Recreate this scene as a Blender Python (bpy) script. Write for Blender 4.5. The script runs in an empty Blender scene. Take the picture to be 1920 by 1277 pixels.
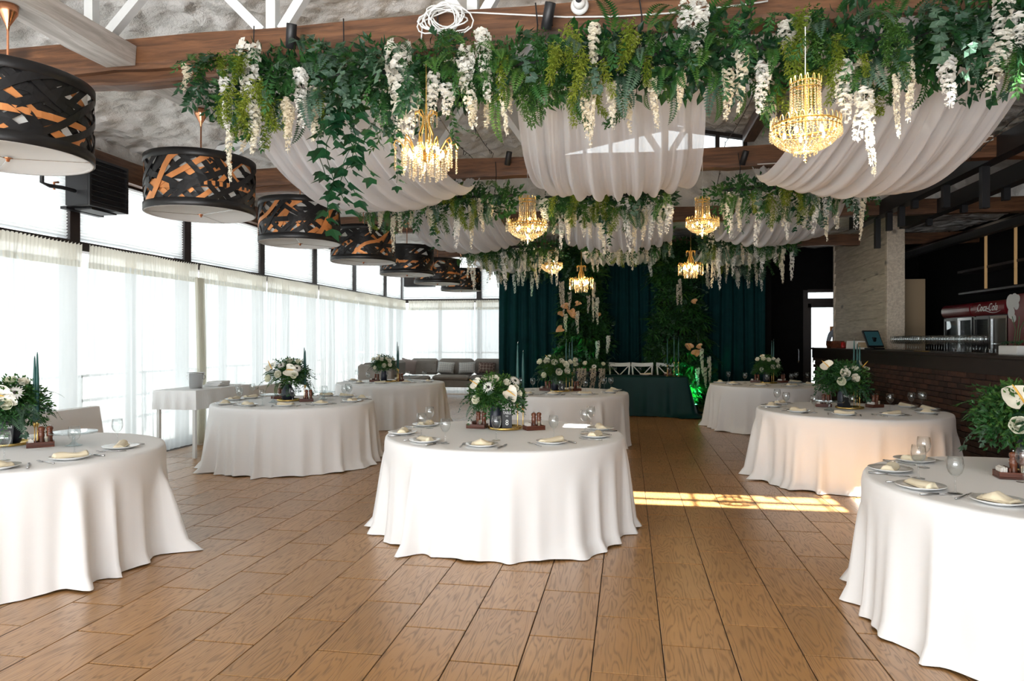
import bpy, math, random
from mathutils import Vector, Matrix, noise
random.seed(7)
R_ = random.Random(11)
PI = math.pi
sin, cos, rad = math.sin, math.cos, math.radians
SC = bpy.context.scene
COL = SC.collection

# ------------------------------------------------------------------ camera
F, CX, CY, H = 1290.0, 960.0, 637.0, 1.55
TH = math.atan(218.0 / F)
cs, sn = cos(TH), sin(TH)
cam = bpy.data.cameras.new('camera')
camo = bpy.data.objects.new('camera', cam); COL.objects.link(camo)
camo.location = (0, 0, H); camo.rotation_euler = (PI / 2, 0, TH)
cam.sensor_width = 36; cam.lens = F / 1920 * 36; cam.shift_y = -1.5 / 1920
cam.clip_start = 0.05; cam.clip_end = 300
SC.camera = camo

# ------------------------------------------------------------------ world, sun, daylight, exposure
SC.view_settings.view_transform = 'Standard'
SC.view_settings.look = 'None'
SC.view_settings.gamma = 1.0
SC.view_settings.exposure = 0.62
SC.view_settings.use_curve_mapping = False
SC.cycles.use_denoising = True
SC.cycles.max_bounces = 10
SC.cycles.diffuse_bounces = 4
SC.cycles.glossy_bounces = 3
SC.cycles.transparent_max_bounces = 24
SC.cycles.sample_clamp_indirect = 6
SC.cycles.caustics_reflective = False
SC.cycles.caustics_refractive = False
SKY = 1.7
w = bpy.data.worlds.new('overcast_sky'); SC.world = w; w.use_nodes = True
bg = w.node_tree.nodes['Background']
bg.inputs[0].default_value = (0.90, 0.965, 1.0, 1); bg.inputs[1].default_value = SKY
sun = bpy.data.lights.new('sun', 'SUN'); sun.energy = 38; sun.angle = rad(0.5); sun.color = (1, 0.97, 0.92)
so = bpy.data.objects.new('sun', sun); COL.objects.link(so)
EL = rad(46)
so.rotation_euler = Vector((0, cos(EL), -sin(EL))).to_track_quat('-Z', 'Y').to_euler()

def area(name, loc, rot, sx, sy, power, color=(1, 1, 1), portal=False):
    l = bpy.data.lights.new(name, 'AREA'); l.shape = 'RECTANGLE'; l.size = sx; l.size_y = sy
    l.energy = power; l.color = color
    if portal: l.cycles.is_portal = True
    o = bpy.data.objects.new(name, l); COL.objects.link(o); o.location = loc; o.rotation_euler = rot
    return o
# daylight portals in the glazed walls
area('daylight_portal', (-6.75, 8.0, 1.85), (0, -PI / 2, 0), 3.7, 22.0, 1, portal=True)
area('daylight_portal', (-4.9, 19.55, 1.85), (-PI / 2, 0, 0), 3.4, 3.7, 1, portal=True)
# big window wall behind the camera
area('front_window_daylight', (-2.4, -3.4, 1.9), (PI / 2 + .25, 0, 0), 8.0, 3.2, 85, (0.96, 0.98, 1.0))
# fill light added behind the camera, aimed up to brighten ceiling and drapes
area('ceiling_fill_light', (-2.4, -3.5, 0.7), (PI / 2 + 1.05, 0, 0), 8.0, 1.6, 575, (0.97, 0.985, 1.0))

# ------------------------------------------------------------------ pixel helpers (rays onto real planes)
def at(u, v, Z):
    X = (u - CX) / F * Z
    return Vector((X * cs - Z * sn, X * sn + Z * cs, H - (v - CY) / F * Z))
def cw(X, Z, z=0.0):
    return Vector((X * cs - Z * sn, X * sn + Z * cs, z))
def onz(u, v, z):
    return at(u, v, F * (H - z) / (v - CY))
def ony(u, v, y):
    return at(u, v, y / ((u - CX) / F * sn + cs))
def onx(u, v, x):
    return at(u, v, x / ((u - CX) / F * cs - sn))
def project(p):
    X = p[0] * cs + p[1] * sn; Z = -p[0] * sn + p[1] * cs
    if Z < 0.1: return None
    return CX + F * X / Z, CY + F * (H - p[2]) / Z, Z

# ------------------------------------------------------------------ mesh builder
class MB:
    def __init__(s): s.v = []; s.f = []
    def add(s, vs, fs):
        n = len(s.v); s.v.extend([tuple(p) for p in vs]); s.f.extend([tuple(i + n for i in q) for q in fs]); return s
    def box(s, x0, x1, y0, y1, z0, z1, M=None, bev=0.0):
        if bev:
            b = min(bev, (x1 - x0) * .45, (y1 - y0) * .45, (z1 - z0) * .45)
            vs = []; fs = []
            lay = [(z0, b), (z0 + b, 0), (z1 - b, 0), (z1, b)]
            for z, i in lay:
                c = b if i == 0 else b
                xa, xb, ya, yb = x0 + i, x1 - i, y0 + i, y1 - i
                c = b * .6
                vs += [(xa + c, ya, z), (xb - c, ya, z), (xb, ya + c, z), (xb, yb - c, z), (xb - c, yb, z), (xa + c, yb, z), (xa, yb - c, z), (xa, ya + c, z)]
            for k in range(3):
                for j in range(8):
                    fs.append((k * 8 + j, k * 8 + (j + 1) % 8, k * 8 + 8 + (j + 1) % 8, k * 8 + 8 + j))
            fs.append(tuple(range(7, -1, -1))); fs.append(tuple(range(24, 32)))
        else:
            vs = [(x0, y0, z0), (x1, y0, z0), (x1, y1, z0), (x0, y1, z0), (x0, y0, z1), (x1, y0, z1), (x1, y1, z1), (x0, y1, z1)]
            fs = [(3, 2, 1, 0), (4, 5, 6, 7), (0, 1, 5, 4), (1, 2, 6, 5), (2, 3, 7, 6), (3, 0, 4, 7)]
        if M is not None: vs = [M @ Vector(p) for p in vs]
        s.add(vs, fs); return s
    def bar(s, a, b, wx, wz, up=(0, 0, 1)):
        a = Vector(a); b = Vector(b); d = (b - a); L = d.length; d.normalize()
        u = Vector(up)
        if abs(d.dot(u)) > .95: u = Vector((0, 1, 0))
        x = d.cross(u).normalized(); z = x.cross(d)
        vs = []
        for p in (a, b):
            vs += [p - x * wx / 2 - z * wz / 2, p + x * wx / 2 - z * wz / 2, p + x * wx / 2 + z * wz / 2, p - x * wx / 2 + z * wz / 2]
        s.add(vs, [(3, 2, 1, 0), (4, 5, 6, 7), (0, 1, 5, 4), (1, 2, 6, 5), (2, 3, 7, 6), (3, 0, 4, 7)]); return s
    def tube(s, pts, r, n=6, cap=True):
        pts = [Vector(p) for p in pts]; m = len(pts)
        rr = r if isinstance(r, (list, tuple)) else [r] * m
        vs = []; fs = []; px = None
        for i, p in enumerate(pts):
            d = (pts[min(i + 1, m - 1)] - pts[max(i - 1, 0)])
            if d.length < 1e-9: d = Vector((0, 0, 1))
            d.normalize()
            if px is None:
                u = Vector((0, 0, 1)) if abs(d.z) < .9 else Vector((1, 0, 0))
                x = d.cross(u).normalized()
            else:
                x = (px - d * px.dot(d))
                x = x.normalized() if x.length > 1e-6 else d.orthogonal().normalized()
            px = x; y = d.cross(x)
            for k in range(n):
                a = 2 * PI * k / n
                vs.append(p + (x * cos(a) + y * sin(a)) * rr[i])
        for i in range(m - 1):
            for k in range(n):
                fs.append((i * n + k, i * n + (k + 1) % n, (i + 1) * n + (k + 1) % n, (i + 1) * n + k))
        if cap:
            fs.append(tuple(range(n - 1, -1, -1))); fs.append(tuple(range((m - 1) * n, m * n)))
        s.add(vs, fs); return s
    def lathe(s, prof, n=20, c=(0, 0, 0), cap0=True, cap1=True):
        vs = []; fs = []; m = len(prof)
        for r, z in prof:
            for k in range(n):
                a = 2 * PI * k / n
                vs.append((c[0] + r * cos(a), c[1] + r * sin(a), c[2] + z))
        for i in range(m - 1):
            for k in range(n):
                fs.append((i * n + k, i * n + (k + 1) % n, (i + 1) * n + (k + 1) % n, (i + 1) * n + k))
        if cap0: fs.append(tuple(range(n - 1, -1, -1)))
        if cap1: fs.append(tuple(range((m - 1) * n, m * n)))
        s.add(vs, fs); return s
    def grid(s, nu, nv, fn, closed=False):
        vs = [fn(i / (nu if closed else nu - 1), j / (nv - 1)) for j in range(nv) for i in range(nu)]
        fs = []
        for j in range(nv - 1):
            for i in range(nu if closed else nu - 1):
                i2 = (i + 1) % nu
                fs.append((j * nu + i, j * nu + i2, (j + 1) * nu + i2, (j + 1) * nu + i))
        s.add(vs, fs); return s
    def ball(s, c, r, n=10, m=6, sq=(1, 1, 1)):
        prof = [(max(1e-4, r * sin(PI * k / m)), -r * cos(PI * k / m)) for k in range(m + 1)]
        b = MB().lathe(prof, n)
        s.add([(c[0] + p[0] * sq[0], c[1] + p[1] * sq[1], c[2] + p[2] * sq[2]) for p in b.v], b.f); return s
    def leaf(s, p, d, n, L, W, fold=.2, droop=.25):
        p = Vector(p); d = Vector(d).normalized(); n = Vector(n)
        sd = d.cross(n)
        if sd.length < 1e-4: sd = d.orthogonal()
        sd.normalize(); n = sd.cross(d)
        mid = p + d * (L * .48)
        l = mid + sd * (W * .5) + n * (fold * W); r = mid - sd * (W * .5) + n * (fold * W)
        tip = p + d * L - n * (droop * L)
        s.add([p, l, tip, r, mid], [(0, 3, 4), (0, 4, 1), (1, 4, 2), (4, 3, 2)]); return s
    def mesh(s, name, mat=None, smooth=False):
        me = bpy.data.meshes.new(name); me.from_pydata(s.v, [], s.f)
        if mat: me.materials.append(mat)
        if smooth: me.polygons.foreach_set('use_smooth', [True] * len(me.polygons))
        me.update(); return me
    def build(s, name, mat, parent=None, smooth=False, **k):
        return O(name, s.mesh(name, mat, smooth), parent, **k)

def props(o, label=None, cat=None, group=None, kind=None):
    if label: o['label'] = label
    if cat: o['category'] = cat
    if group: o['group'] = group
    if kind: o['kind'] = kind
    return o
def O(name, me, parent=None, loc=None, rot=None, scale=None, label=None, cat=None, group=None, kind=None):
    o = bpy.data.objects.new(name, me); COL.objects.link(o)
    if parent: o.parent = parent
    if loc is not None: o.location = loc
    if rot is not None: o.rotation_euler = rot
    if scale is not None: o.scale = scale if isinstance(scale, (tuple, list, Vector)) else (scale,) * 3
    return props(o, label, cat, group, kind)
def T(name, label, cat, loc=(0, 0, 0), rz=0.0, group=None, kind=None):
    o = bpy.data.objects.new(name, None); COL.objects.link(o); o.location = loc; o.rotation_euler = (0, 0, rz)
    o.empty_display_size = .1
    return props(o, label, cat, group, kind)
def dup(root, loc=None, rz=None, label=None, group=None, scale=None):
    r = root.copy(); COL.objects.link(r)
    if loc is not None: r.location = loc
    if rz is not None: r.rotation_euler = (0, 0, rz)
    if scale is not None: r.scale = (scale,) * 3
    if label: r['label'] = label
    if group: r['group'] = group
    for ch in KIDS(root):
        c = ch.copy(); COL.objects.link(c); c.parent = r
        for g in KIDS(ch):
            d = g.copy(); COL.objects.link(d); d.parent = c
    return r
def KIDS(o): return list(o.children)

# ------------------------------------------------------------------ materials
def nt(name):
    m = bpy.data.materials.new(name); m.use_nodes = True
    t = m.node_tree; t.nodes.clear()
    out = t.nodes.new('ShaderNodeOutputMaterial')
    return m, t, out
def N(t, typ, **k):
    n = t.nodes.new(typ)
    for a, b in k.items():
        if a.startswith('_'): setattr(n, a[1:], b)
        else: n.inputs[a].default_value = b
    return n
def rgba(c): return (c[0], c[1], c[2], 1)
def pm(name, col, rough=.6, metal=0.0, var=0.0, vscale=6.0, bump=0.0, bscale=40.0, coat=0.0, spec=.5, emit=None, estr=0.0, sheen=0.0, objvar=0.0):
    m, t, out = nt(name)
    b = N(t, 'ShaderNodeBsdfPrincipled', Roughness=rough, Metallic=metal)
    b.inputs['Base Color'].default_value = rgba(col)
    b.inputs['Specular IOR Level'].default_value = spec
    if coat: b.inputs['Coat Weight'].default_value = coat; b.inputs['Coat Roughness'].default_value = .15
    if sheen: b.inputs['Sheen Weight'].default_value = sheen
    if emit: b.inputs['Emission Color'].default_value = rgba(emit); b.inputs['Emission Strength'].default_value = estr
    L = t.links.new
    if var or objvar:
        hs = N(t, 'ShaderNodeHueSaturation'); hs.inputs['Color'].default_value = rgba(col)
        src = None
        if var:
            tc = N(t, 'ShaderNodeTexCoord'); nz = N(t, 'ShaderNodeTexNoise', Scale=vscale, Detail=4.0)
            L(tc.outputs['Object'], nz.inputs['Vector'])
            mr = N(t, 'ShaderNodeMapRange'); mr.inputs[1].default_value = .3; mr.inputs[2].default_value = .7
            mr.inputs[3].default_value = 1 - var; mr.inputs[4].default_value = 1 + var
            L(nz.outputs[0], mr.inputs[0]); src = mr.outputs[0]
        if objvar:
            oi = N(t, 'ShaderNodeObjectInfo'); mo = N(t, 'ShaderNodeMapRange')
            mo.inputs[3].default_value = 1 - objvar; mo.inputs[4].default_value = 1 + objvar
            L(oi.outputs['Random'], mo.inputs[0])
            if src:
                mm = N(t, 'ShaderNodeMath', _operation='MULTIPLY'); L(src, mm.inputs[0]); L(mo.outputs[0], mm.inputs[1]); src = mm.outputs[0]
            else: src = mo.outputs[0]
        L(src, hs.inputs['Value']); L(hs.outputs[0], b.inputs['Base Color'])
    if bump:
        tc = N(t, 'ShaderNodeTexCoord'); nz = N(t, 'ShaderNodeTexNoise', Scale=bscale, Detail=3.0)
        bp = N(t, 'ShaderNodeBump', Strength=bump, Distance=.01)
        L(tc.outputs['Object'], nz.inputs['Vector']); L(nz.outputs[0], bp.inputs['Height']); L(bp.outputs[0], b.inputs['Normal'])
    L(b.outputs[0], out.inputs[0])
    return m
def leafm(name, col, col2, rough=.45, trans=.3):
    """leaf: two natural greens varied per piece and by noise, some light through the blade"""
    m, t, out = nt(name); L = t.links.new
    tc = N(t, 'ShaderNodeTexCoord'); nz = N(t, 'ShaderNodeTexNoise', Scale=9.0, Detail=2.0)
    oi = N(t, 'ShaderNodeObjectInfo')
    L(tc.outputs['Object'], nz.inputs['Vector'])
    ad = N(t, 'ShaderNodeMath', _operation='MULTIPLY_ADD'); ad.inputs[1].default_value = 1.6; ad.inputs[2].default_value = -.8
    L(nz.outputs[0], ad.inputs[0])
    a2 = N(t, 'ShaderNodeMath', _operation='ADD', _use_clamp=True); L(ad.outputs[0], a2.inputs[0]); L(oi.outputs['Random'], a2.inputs[1])
    mx = N(t, 'ShaderNodeMix', _data_type='RGBA'); mx.inputs[6].default_value = rgba(col); mx.inputs[7].default_value = rgba(col2)
    L(a2.outputs[0], mx.inputs[0])
    b = N(t, 'ShaderNodeBsdfPrincipled', Roughness=rough); b.inputs['Specular IOR Level'].default_value = .4
    L(mx.outputs[2], b.inputs['Base Color'])
    tr = N(t, 'ShaderNodeBsdfTranslucent'); L(mx.outputs[2], tr.inputs[0])
    ms = N(t, 'ShaderNodeMixShader', Fac=trans); L(b.outputs[0], ms.inputs[1]); L(tr.outputs[0], ms.inputs[2])
    L(ms.outputs[0], out.inputs[0]); return m
def sheer(name, col, transp, transl=.55, weave=0.0, rough=1.0):
    """thin woven cloth: part open weave, part light scattered through and back"""
    m, t, out = nt(name); L = t.links.new
    d = N(t, 'ShaderNodeBsdfDiffuse', Color=rgba(col)); tl = N(t, 'ShaderNodeBsdfTranslucent', Color=rgba(col))
    a = N(t, 'ShaderNodeMixShader', Fac=transl); L(d.outputs[0], a.inputs[1]); L(tl.outputs[0], a.inputs[2])
    tp = N(t, 'ShaderNodeBsdfTransparent')
    lw = N(t, 'ShaderNodeLayerWeight', Blend=.35)
    mr = N(t, 'ShaderNodeMapRange'); mr.inputs[3].default_value = transp; mr.inputs[4].default_value = transp * .25
    L(lw.outputs['Facing'], mr.inputs[0])
    ms = N(t, 'ShaderNodeMixShader'); L(mr.outputs[0], ms.inputs[0]); L(a.outputs[0], ms.inputs[1]); L(tp.outputs[0], ms.inputs[2])
    L(ms.outputs[0], out.inputs[0]); return m
def thin_glass(name, tint=(.97, .985, .98), edge=.9, base=.04, rough=.02):
    m, t, out = nt(name); L = t.links.new
    g = N(t, 'ShaderNodeBsdfGlossy', Roughness=rough); tp = N(t, 'ShaderNodeBsdfTransparent', Color=rgba(tint))
    lw = N(t, 'ShaderNodeLayerWeight', Blend=.5)
    pw = N(t, 'ShaderNodeMath', _operation='POWER'); pw.inputs[1].default_value = 3.0; L(lw.outputs['Facing'], pw.inputs[0])
    mr = N(t, 'ShaderNodeMapRange'); mr.inputs[3].default_value = base; mr.inputs[4].default_value = edge; L(pw.outputs[0], mr.inputs[0])
    ms = N(t, 'ShaderNodeMixShader'); L(mr.outputs[0], ms.inputs[0]); L(tp.outputs[0], ms.inputs[1]); L(g.outputs[0], ms.inputs[2])
    L(ms.outputs[0], out.inputs[0]); return m
def emitm(name, col, s):
    m, t, out = nt(name); e = N(t, 'ShaderNodeEmission', Strength=s); e.inputs[0].default_value = rgba(col)
    t.links.new(e.outputs[0], out.inputs[0]); return m
def woodm(name, c1, c2, axis=0, scale=3.0, rough=.5, knots=True, objvar=.1, stretch=12.0):
    m, t, out = nt(name); L = t.links.new
    tc = N(t, 'ShaderNodeTexCoord'); mp = N(t, 'ShaderNodeMapping')
    sc = [stretch, stretch, stretch]; sc[axis] = 1.0
    mp.inputs['Scale'].default_value = sc
    oi = N(t, 'ShaderNodeObjectInfo'); va = N(t, 'ShaderNodeVectorMath', _operation='ADD')
    L(tc.outputs['Object'], va.inputs[0]); L(oi.outputs['Random'], va.inputs[1])
    L(va.outputs[0], mp.inputs['Vector'])
    nz = N(t, 'ShaderNodeTexNoise', Scale=scale, Detail=6.0, Roughness=.65, Distortion=.6); L(mp.outputs[0], nz.inputs['Vector'])
    cr = N(t, 'ShaderNodeValToRGB'); cr.color_ramp.elements[0].position = .38; cr.color_ramp.elements[1].position = .64
    cr.color_ramp.elements[0].color = rgba(c2); cr.color_ramp.elements[1].color = rgba(c1)
    L(nz.outputs[0], cr.inputs[0])
    hs = N(t, 'ShaderNodeHueSaturation'); mo = N(t, 'ShaderNodeMapRange'); mo.inputs[3].default_value = 1 - objvar; mo.inputs[4].default_value = 1 + objvar
    L(oi.outputs['Random'], mo.inputs[0]); L(mo.outputs[0], hs.inputs['Value']); L(cr.outputs[0], hs.inputs['Color'])
    colout = hs.outputs[0]
    if knots:
        vo = N(t, 'ShaderNodeTexVoronoi', Scale=1.6); mp2 = N(t, 'ShaderNodeMapping'); s2 = [1.6] * 3; s2[axis] = .8
        mp2.inputs['Scale'].default_value = s2; L(va.outputs[0], mp2.inputs['Vector']); L(mp2.outputs[0], vo.inputs['Vector'])
        kr = N(t, 'ShaderNodeMapRange'); kr.inputs[1].default_value = .06; kr.inputs[2].default_value = .17; kr.inputs[3].default_value = .85; kr.inputs[4].default_value = 0
        L(vo.outputs['Distance'], kr.inputs[0])
        mk = N(t, 'ShaderNodeMix', _data_type='RGBA'); mk.inputs[7].default_value = rgba([c * .35 for c in c2])
        L(kr.outputs[0], mk.inputs[0]); L(colout, mk.inputs[6]); colout = mk.outputs[2]
    b = N(t, 'ShaderNodeBsdfPrincipled', Roughness=rough); L(colout, b.inputs['Base Color'])
    bp = N(t, 'ShaderNodeBump', Strength=.25, Distance=.01); L(nz.outputs[0], bp.inputs['Height']); L(bp.outputs[0], b.inputs['Normal'])
    L(b.outputs[0], out.inputs[0]); return m

M = {}
M['cloth'] = pm('white_linen', (.86, .855, .85), .85, bump=.06, bscale=260, sheen=.15)
M['sheer'] = sheer('sheer_curtain', (.86, .90, .91), .15, .5)
M['ruffle'] = sheer('curtain_header', (.85, .83, .74), .12, .5)
M['swag'] = sheer('voile_drape', (.93, .945, .98), .27, .42)
M['blind'] = sheer('pleated_blind', (.93, .94, .94), .05, .62)
M['darkframe'] = pm('dark_brown_frame', (.022, .014, .012), .45, var=.15)
M['black'] = pm('black_metal', (.012, .012, .014), .45)
M['blackwall'] = pm('dark_wall', (.006, .0055, .0055), .9, var=.2, spec=.15)
M['white'] = pm('white_paint', (.82, .82, .80), .5, var=.03)
M['steelwhite'] = pm('white_steel', (.78, .80, .80), .45, var=.04)
M['beam'] = woodm('brown_timber', (.19, .082, .034), (.075, .030, .012), 0, 2.2, .5)
M['beamy'] = woodm('brown_timber_long', (.17, .08, .04), (.07, .03, .015), 1, 2.2, .5)
M['greywood'] = woodm('whitewashed_timber', (.56, .53, .50), (.36, .33, .30), 1, 2.0, .6)
M['plank'] = woodm('pale_planks', (.80, .70, .57), (.56, .47, .37), 1, 2.0, .6, objvar=.12)
M['caddywood'] = woodm('mahogany_wood', (.16, .045, .022), (.07, .018, .010), 0, 5.0, .35, knots=False)
M['mill'] = woodm('mill_wood', (.20, .065, .03), (.09, .025, .012), 2, 6.0, .25, knots=False)
M['gold'] = pm('brushed_gold', (.83, .58, .20), .25, 1.0)
M['brass'] = pm('brass', (.80, .52, .16), .28, 1.0)
M['copper'] = pm('copper_leatherette', (.62, .25, .085), .38, .55, var=.12, vscale=8)
M['coppermet'] = pm('copper_metal', (.72, .33, .18), .25, 1.0)
M['strap'] = pm('black_leatherette', (.008, .0075, .008), .38, var=.2, spec=.35)
M['lampwhite'] = sheer('lamp_diffuser', (.93, .93, .91), 0.0, .45)
M['silver'] = pm('polished_steel', (.62, .62, .63), .18, 1.0)
M['plate'] = pm('white_porcelain', (.86, .86, .85), .12, coat=.4)
M['napkin'] = pm('cream_napkin', (.82, .72, .52), .85, bump=.05, bscale=220, sheen=.2, objvar=.05)
M['glass'] = thin_glass('thin_clear_glass', (.965, .975, .975), .85, .05)
M['pane'] = thin_glass('window_glass', (.97, .99, .985), .6, .03)
M['acrylic'] = thin_glass('pressed_glass', (.90, .95, .96), .8, .12)
M['navy'] = pm('navy_ceramic', (.010, .014, .028), .4)
M['cardblack'] = pm('black_card', (.008, .008, .009), .5)
M['letter'] = pm('white_lettering', (.85, .85, .83), .6)
M['taper'] = pm('green_wax', (.018, .080, .072), .42, spec=.35)
M['soap'] = pm('pale_sachet', (.80, .76, .70), .6)
M['leafdark'] = leafm('dark_leaf', (.010, .045, .018), (.025, .085, .030), .4, .25)
M['leafmid'] = leafm('mid_leaf', (.015, .075, .016), (.04, .135, .028), .45, .3)
M['leafgrey'] = leafm('eucalyptus_leaf', (.045, .095, .065), (.09, .16, .10), .5, .25)
M['fern'] = leafm('fern_green', (.025, .10, .016), (.075, .175, .028), .5, .35)
M['lime'] = leafm('asparagus_fern', (.16, .23, .02), (.30, .36, .045), .55, .4)
M['ivy'] = leafm('ivy_leaf', (.008, .050, .022), (.018, .085, .03), .3, .2)
M['petal'] = leafm('white_petal', (.86, .83, .74), (.90, .89, .86), .6, .35)
M['petalc'] = leafm('cream_petal', (.84, .76, .60), (.86, .82, .70), .6, .35)
M['rose'] = leafm('ivory_rose', (.86, .82, .70), (.84, .84, .66), .6, .2)
M['spathe'] = pm('anthurium_spathe', (.84, .80, .68), .3, var=.06, coat=.2)
M['peach'] = pm('peach_anthurium', (.62, .34, .17), .35, var=.12, vscale=20)
M['spadix'] = pm('yellow_spadix', (.72, .40, .06), .6)
M['flowereye'] = pm('dark_flower_centre', (.02, .015, .012), .8)
M['stem'] = pm('green_stem', (.04, .10, .03), .6)
M['pampas'] = leafm('dried_amaranth', (.62, .55, .45), (.72, .66, .56), .8, .3)
M['teal'] = pm('teal_velvet', (.0014, .029, .032), .8, var=.15, spec=.15)
M['tealcloth'] = pm('dark_green_satin', (.0012, .030, .030), .5, var=.1, spec=.2)
M['sofa'] = pm('taupe_upholstery', (.27, .24, .215), .9, var=.06, bump=.1, bscale=150)
M['walnut'] = woodm('walnut_legs', (.10, .045, .022), (.05, .02, .01), 2, 4, .4, knots=False)
M['bulb'] = emitm('lit_bulb', (1.0, .72, .38), 230)
M['red'] = pm('red_panel', (.17, .006, .012), .35)
M['brickcore'] = pm('dark_mortar', (.060, .044, .037), .95, bump=.3)
M['brick'] = pm('dark_brick', (.050, .019, .011), .8, var=.25, vscale=14, bump=.4, bscale=60, objvar=.5)
M['beige'] = pm('beige_panel', (.42, .31, .19), .7)
M['screen'] = pm('dark_screen', (.01, .02, .025), .15, emit=(.05, .16, .18), estr=.12)
M['paper'] = pm('white_paper', (.80, .80, .78), .7)
M['shirt'] = pm('grey_blue_shirt', (.34, .38, .46), .85)
M['skin'] = pm('skin', (.55, .34, .25), .55)
M['dullgold'] = pm('warm_light_strip', (.45, .30, .14), .5, emit=(.7, .42, .18), estr=.15)
M['tallow'] = pm('concrete_deck', (.22, .22, .22), .9)
M['ledgreen'] = emitm('green_led', (.05, 1.0, .35), 30)

def crystalm():
    m, t, out = nt('crystal_beads'); L = t.links.new
    g = N(t, 'ShaderNodeBsdfGlossy', Roughness=.08); g.inputs[0].default_value = (1, .96, .90, 1)
    tp = N(t, 'ShaderNodeBsdfTransparent'); tp.inputs[0].default_value = (.98, .90, .76, 1)
    tl = N(t, 'ShaderNodeBsdfTranslucent'); tl.inputs[0].default_value = (1, .90, .72, 1)
    a = N(t, 'ShaderNodeMixShader', Fac=.5); L(g.outputs[0], a.inputs[1]); L(tl.outputs[0], a.inputs[2])
    b = N(t, 'ShaderNodeMixShader', Fac=.30); L(a.outputs[0], b.inputs[1]); L(tp.outputs[0], b.inputs[2])
    L(b.outputs[0], out.inputs[0]); return m
M['crystal'] = crystalm()

TW, TL, TX0, TY0, TY1 = .3405, .66, .169, 3.574, 3.888
def tilem():
    m, t, out = nt('wood_look_tile'); L = t.links.new
    def mt(op, a, b=None, c=None):
        n = N(t, 'ShaderNodeMath', _operation=op)
        for i, x in enumerate((a, b, c)):
            if x is None: continue
            if isinstance(x, (int, float)): n.inputs[i].default_value = x
            else: L(x, n.inputs[i])
        return n.outputs[0]
    ge = N(t, 'ShaderNodeNewGeometry'); sp = N(t, 'ShaderNodeSeparateXYZ'); L(ge.outputs['Position'], sp.inputs[0])
    x, y = sp.outputs[0], sp.outputs[1]
    r = mt('FLOOR', mt('DIVIDE', mt('SUBTRACT', x, TX0), TW))
    odd = mt('MODULO', mt('ABSOLUTE', r), 2.0)
    yo = mt('SUBTRACT', mt('SUBTRACT', y, TY0), mt('MULTIPLY', odd, TY1 - TY0))
    c = mt('FLOOR', mt('DIVIDE', yo, TL))
    cv = N(t, 'ShaderNodeCombineXYZ'); L(r, cv.inputs[0]); L(c, cv.inputs[1])
    wn = N(t, 'ShaderNodeTexWhiteNoise', _noise_dimensions='2D'); L(cv.outputs[0], wn.inputs['Vector'])
    # per-tile offset grain, long along y
    sc = N(t, 'ShaderNodeVectorMath', _operation='SCALE'); L(wn.outputs['Color'], sc.inputs[0]); sc.inputs['Scale'].default_value = 37.0
    va = N(t, 'ShaderNodeVectorMath', _operation='ADD'); L(ge.outputs['Position'], va.inputs[0]); L(sc.outputs[0], va.inputs[1])
    mp = N(t, 'ShaderNodeMapping'); mp.inputs['Scale'].default_value = (8.5, 1.0, 1); L(va.outputs[0], mp.inputs['Vector'])
    nz = N(t, 'ShaderNodeTexNoise', Scale=1.0, Detail=2.2, Roughness=.55, Distortion=.2); L(mp.outputs[0], nz.inputs['Vector'])
    rings = mt('FRACT', mt('MULTIPLY', nz.outputs[0], 16.0))
    line = mt('SUBTRACT', 1.0, mt('MULTIPLY', mt('ABSOLUTE', mt('SUBTRACT', rings, .5)), 3.2))
    mp2 = N(t, 'ShaderNodeMapping'); mp2.inputs['Scale'].default_value = (150, 6, 1); L(va.outputs[0], mp2.inputs['Vector'])
    n2 = N(t, 'ShaderNodeTexNoise', Scale=1.0, Detail=3.0); L(mp2.outputs[0], n2.inputs['Vector'])
    mp3 = N(t, 'ShaderNodeMapping'); mp3.inputs['Scale'].default_value = (5, 2.2, 1); L(va.outputs[0], mp3.inputs['Vector'])
    n3 = N(t, 'ShaderNodeTexNoise', Scale=1.0, Detail=2.0); L(mp3.outputs[0], n3.inputs['Vector'])
    lm = N(t, 'ShaderNodeMapRange', _clamp=True); L(line, lm.inputs[0]); lm.inputs[1].default_value = .15; lm.inputs[2].default_value = .95
    brk = N(t, 'ShaderNodeMapRange', _clamp=True); L(n2.outputs[0], brk.inputs[0]); brk.inputs[1].default_value = .22; brk.inputs[2].default_value = .50
    lines = mt('MULTIPLY', lm.outputs[0], brk.outputs[0])
    gr = mt('ADD', mt('MULTIPLY', lines, .5), mt('MULTIPLY', mt('SUBTRACT', n2.outputs[0], .5), .5))
    cr = N(t, 'ShaderNodeMix', _data_type='RGBA', _clamp_factor=True)
    cr.inputs[6].default_value = (.43, .222, .078, 1); cr.inputs[7].default_value = (.085, .038, .013, 1); L(gr, cr.inputs[0])
    hs = N(t, 'ShaderNodeHueSaturation'); L(cr.outputs[2], hs.inputs['Color'])
    val = mt('ADD', mt('ADD', .80, mt('MULTIPLY', wn.outputs['Value'], .20)), mt('MULTIPLY', n3.outputs[0], .24))
    L(val, hs.inputs['Value'])
    b = N(t, 'ShaderNodeBsdfPrincipled'); L(hs.outputs[0], b.inputs['Base Color'])
    rg = mt('ADD', .30, mt('MULTIPLY', gr, .25)); L(rg, b.inputs['Roughness'])
    b.inputs['Specular IOR Level'].default_value = .6; b.inputs['Coat Weight'].default_value = .35; b.inputs['Coat Roughness'].default_value = .3
    bp = N(t, 'ShaderNodeBump', Strength=.3, Distance=.003); bp.invert = True; L(gr, bp.inputs['Height']); L(bp.outputs[0], b.inputs['Normal'])
    L(b.outputs[0], out.inputs[0]); return m
M['tile'] = tilem()
M['grout'] = pm('dark_grout', (.035, .022, .014), .9)
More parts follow.
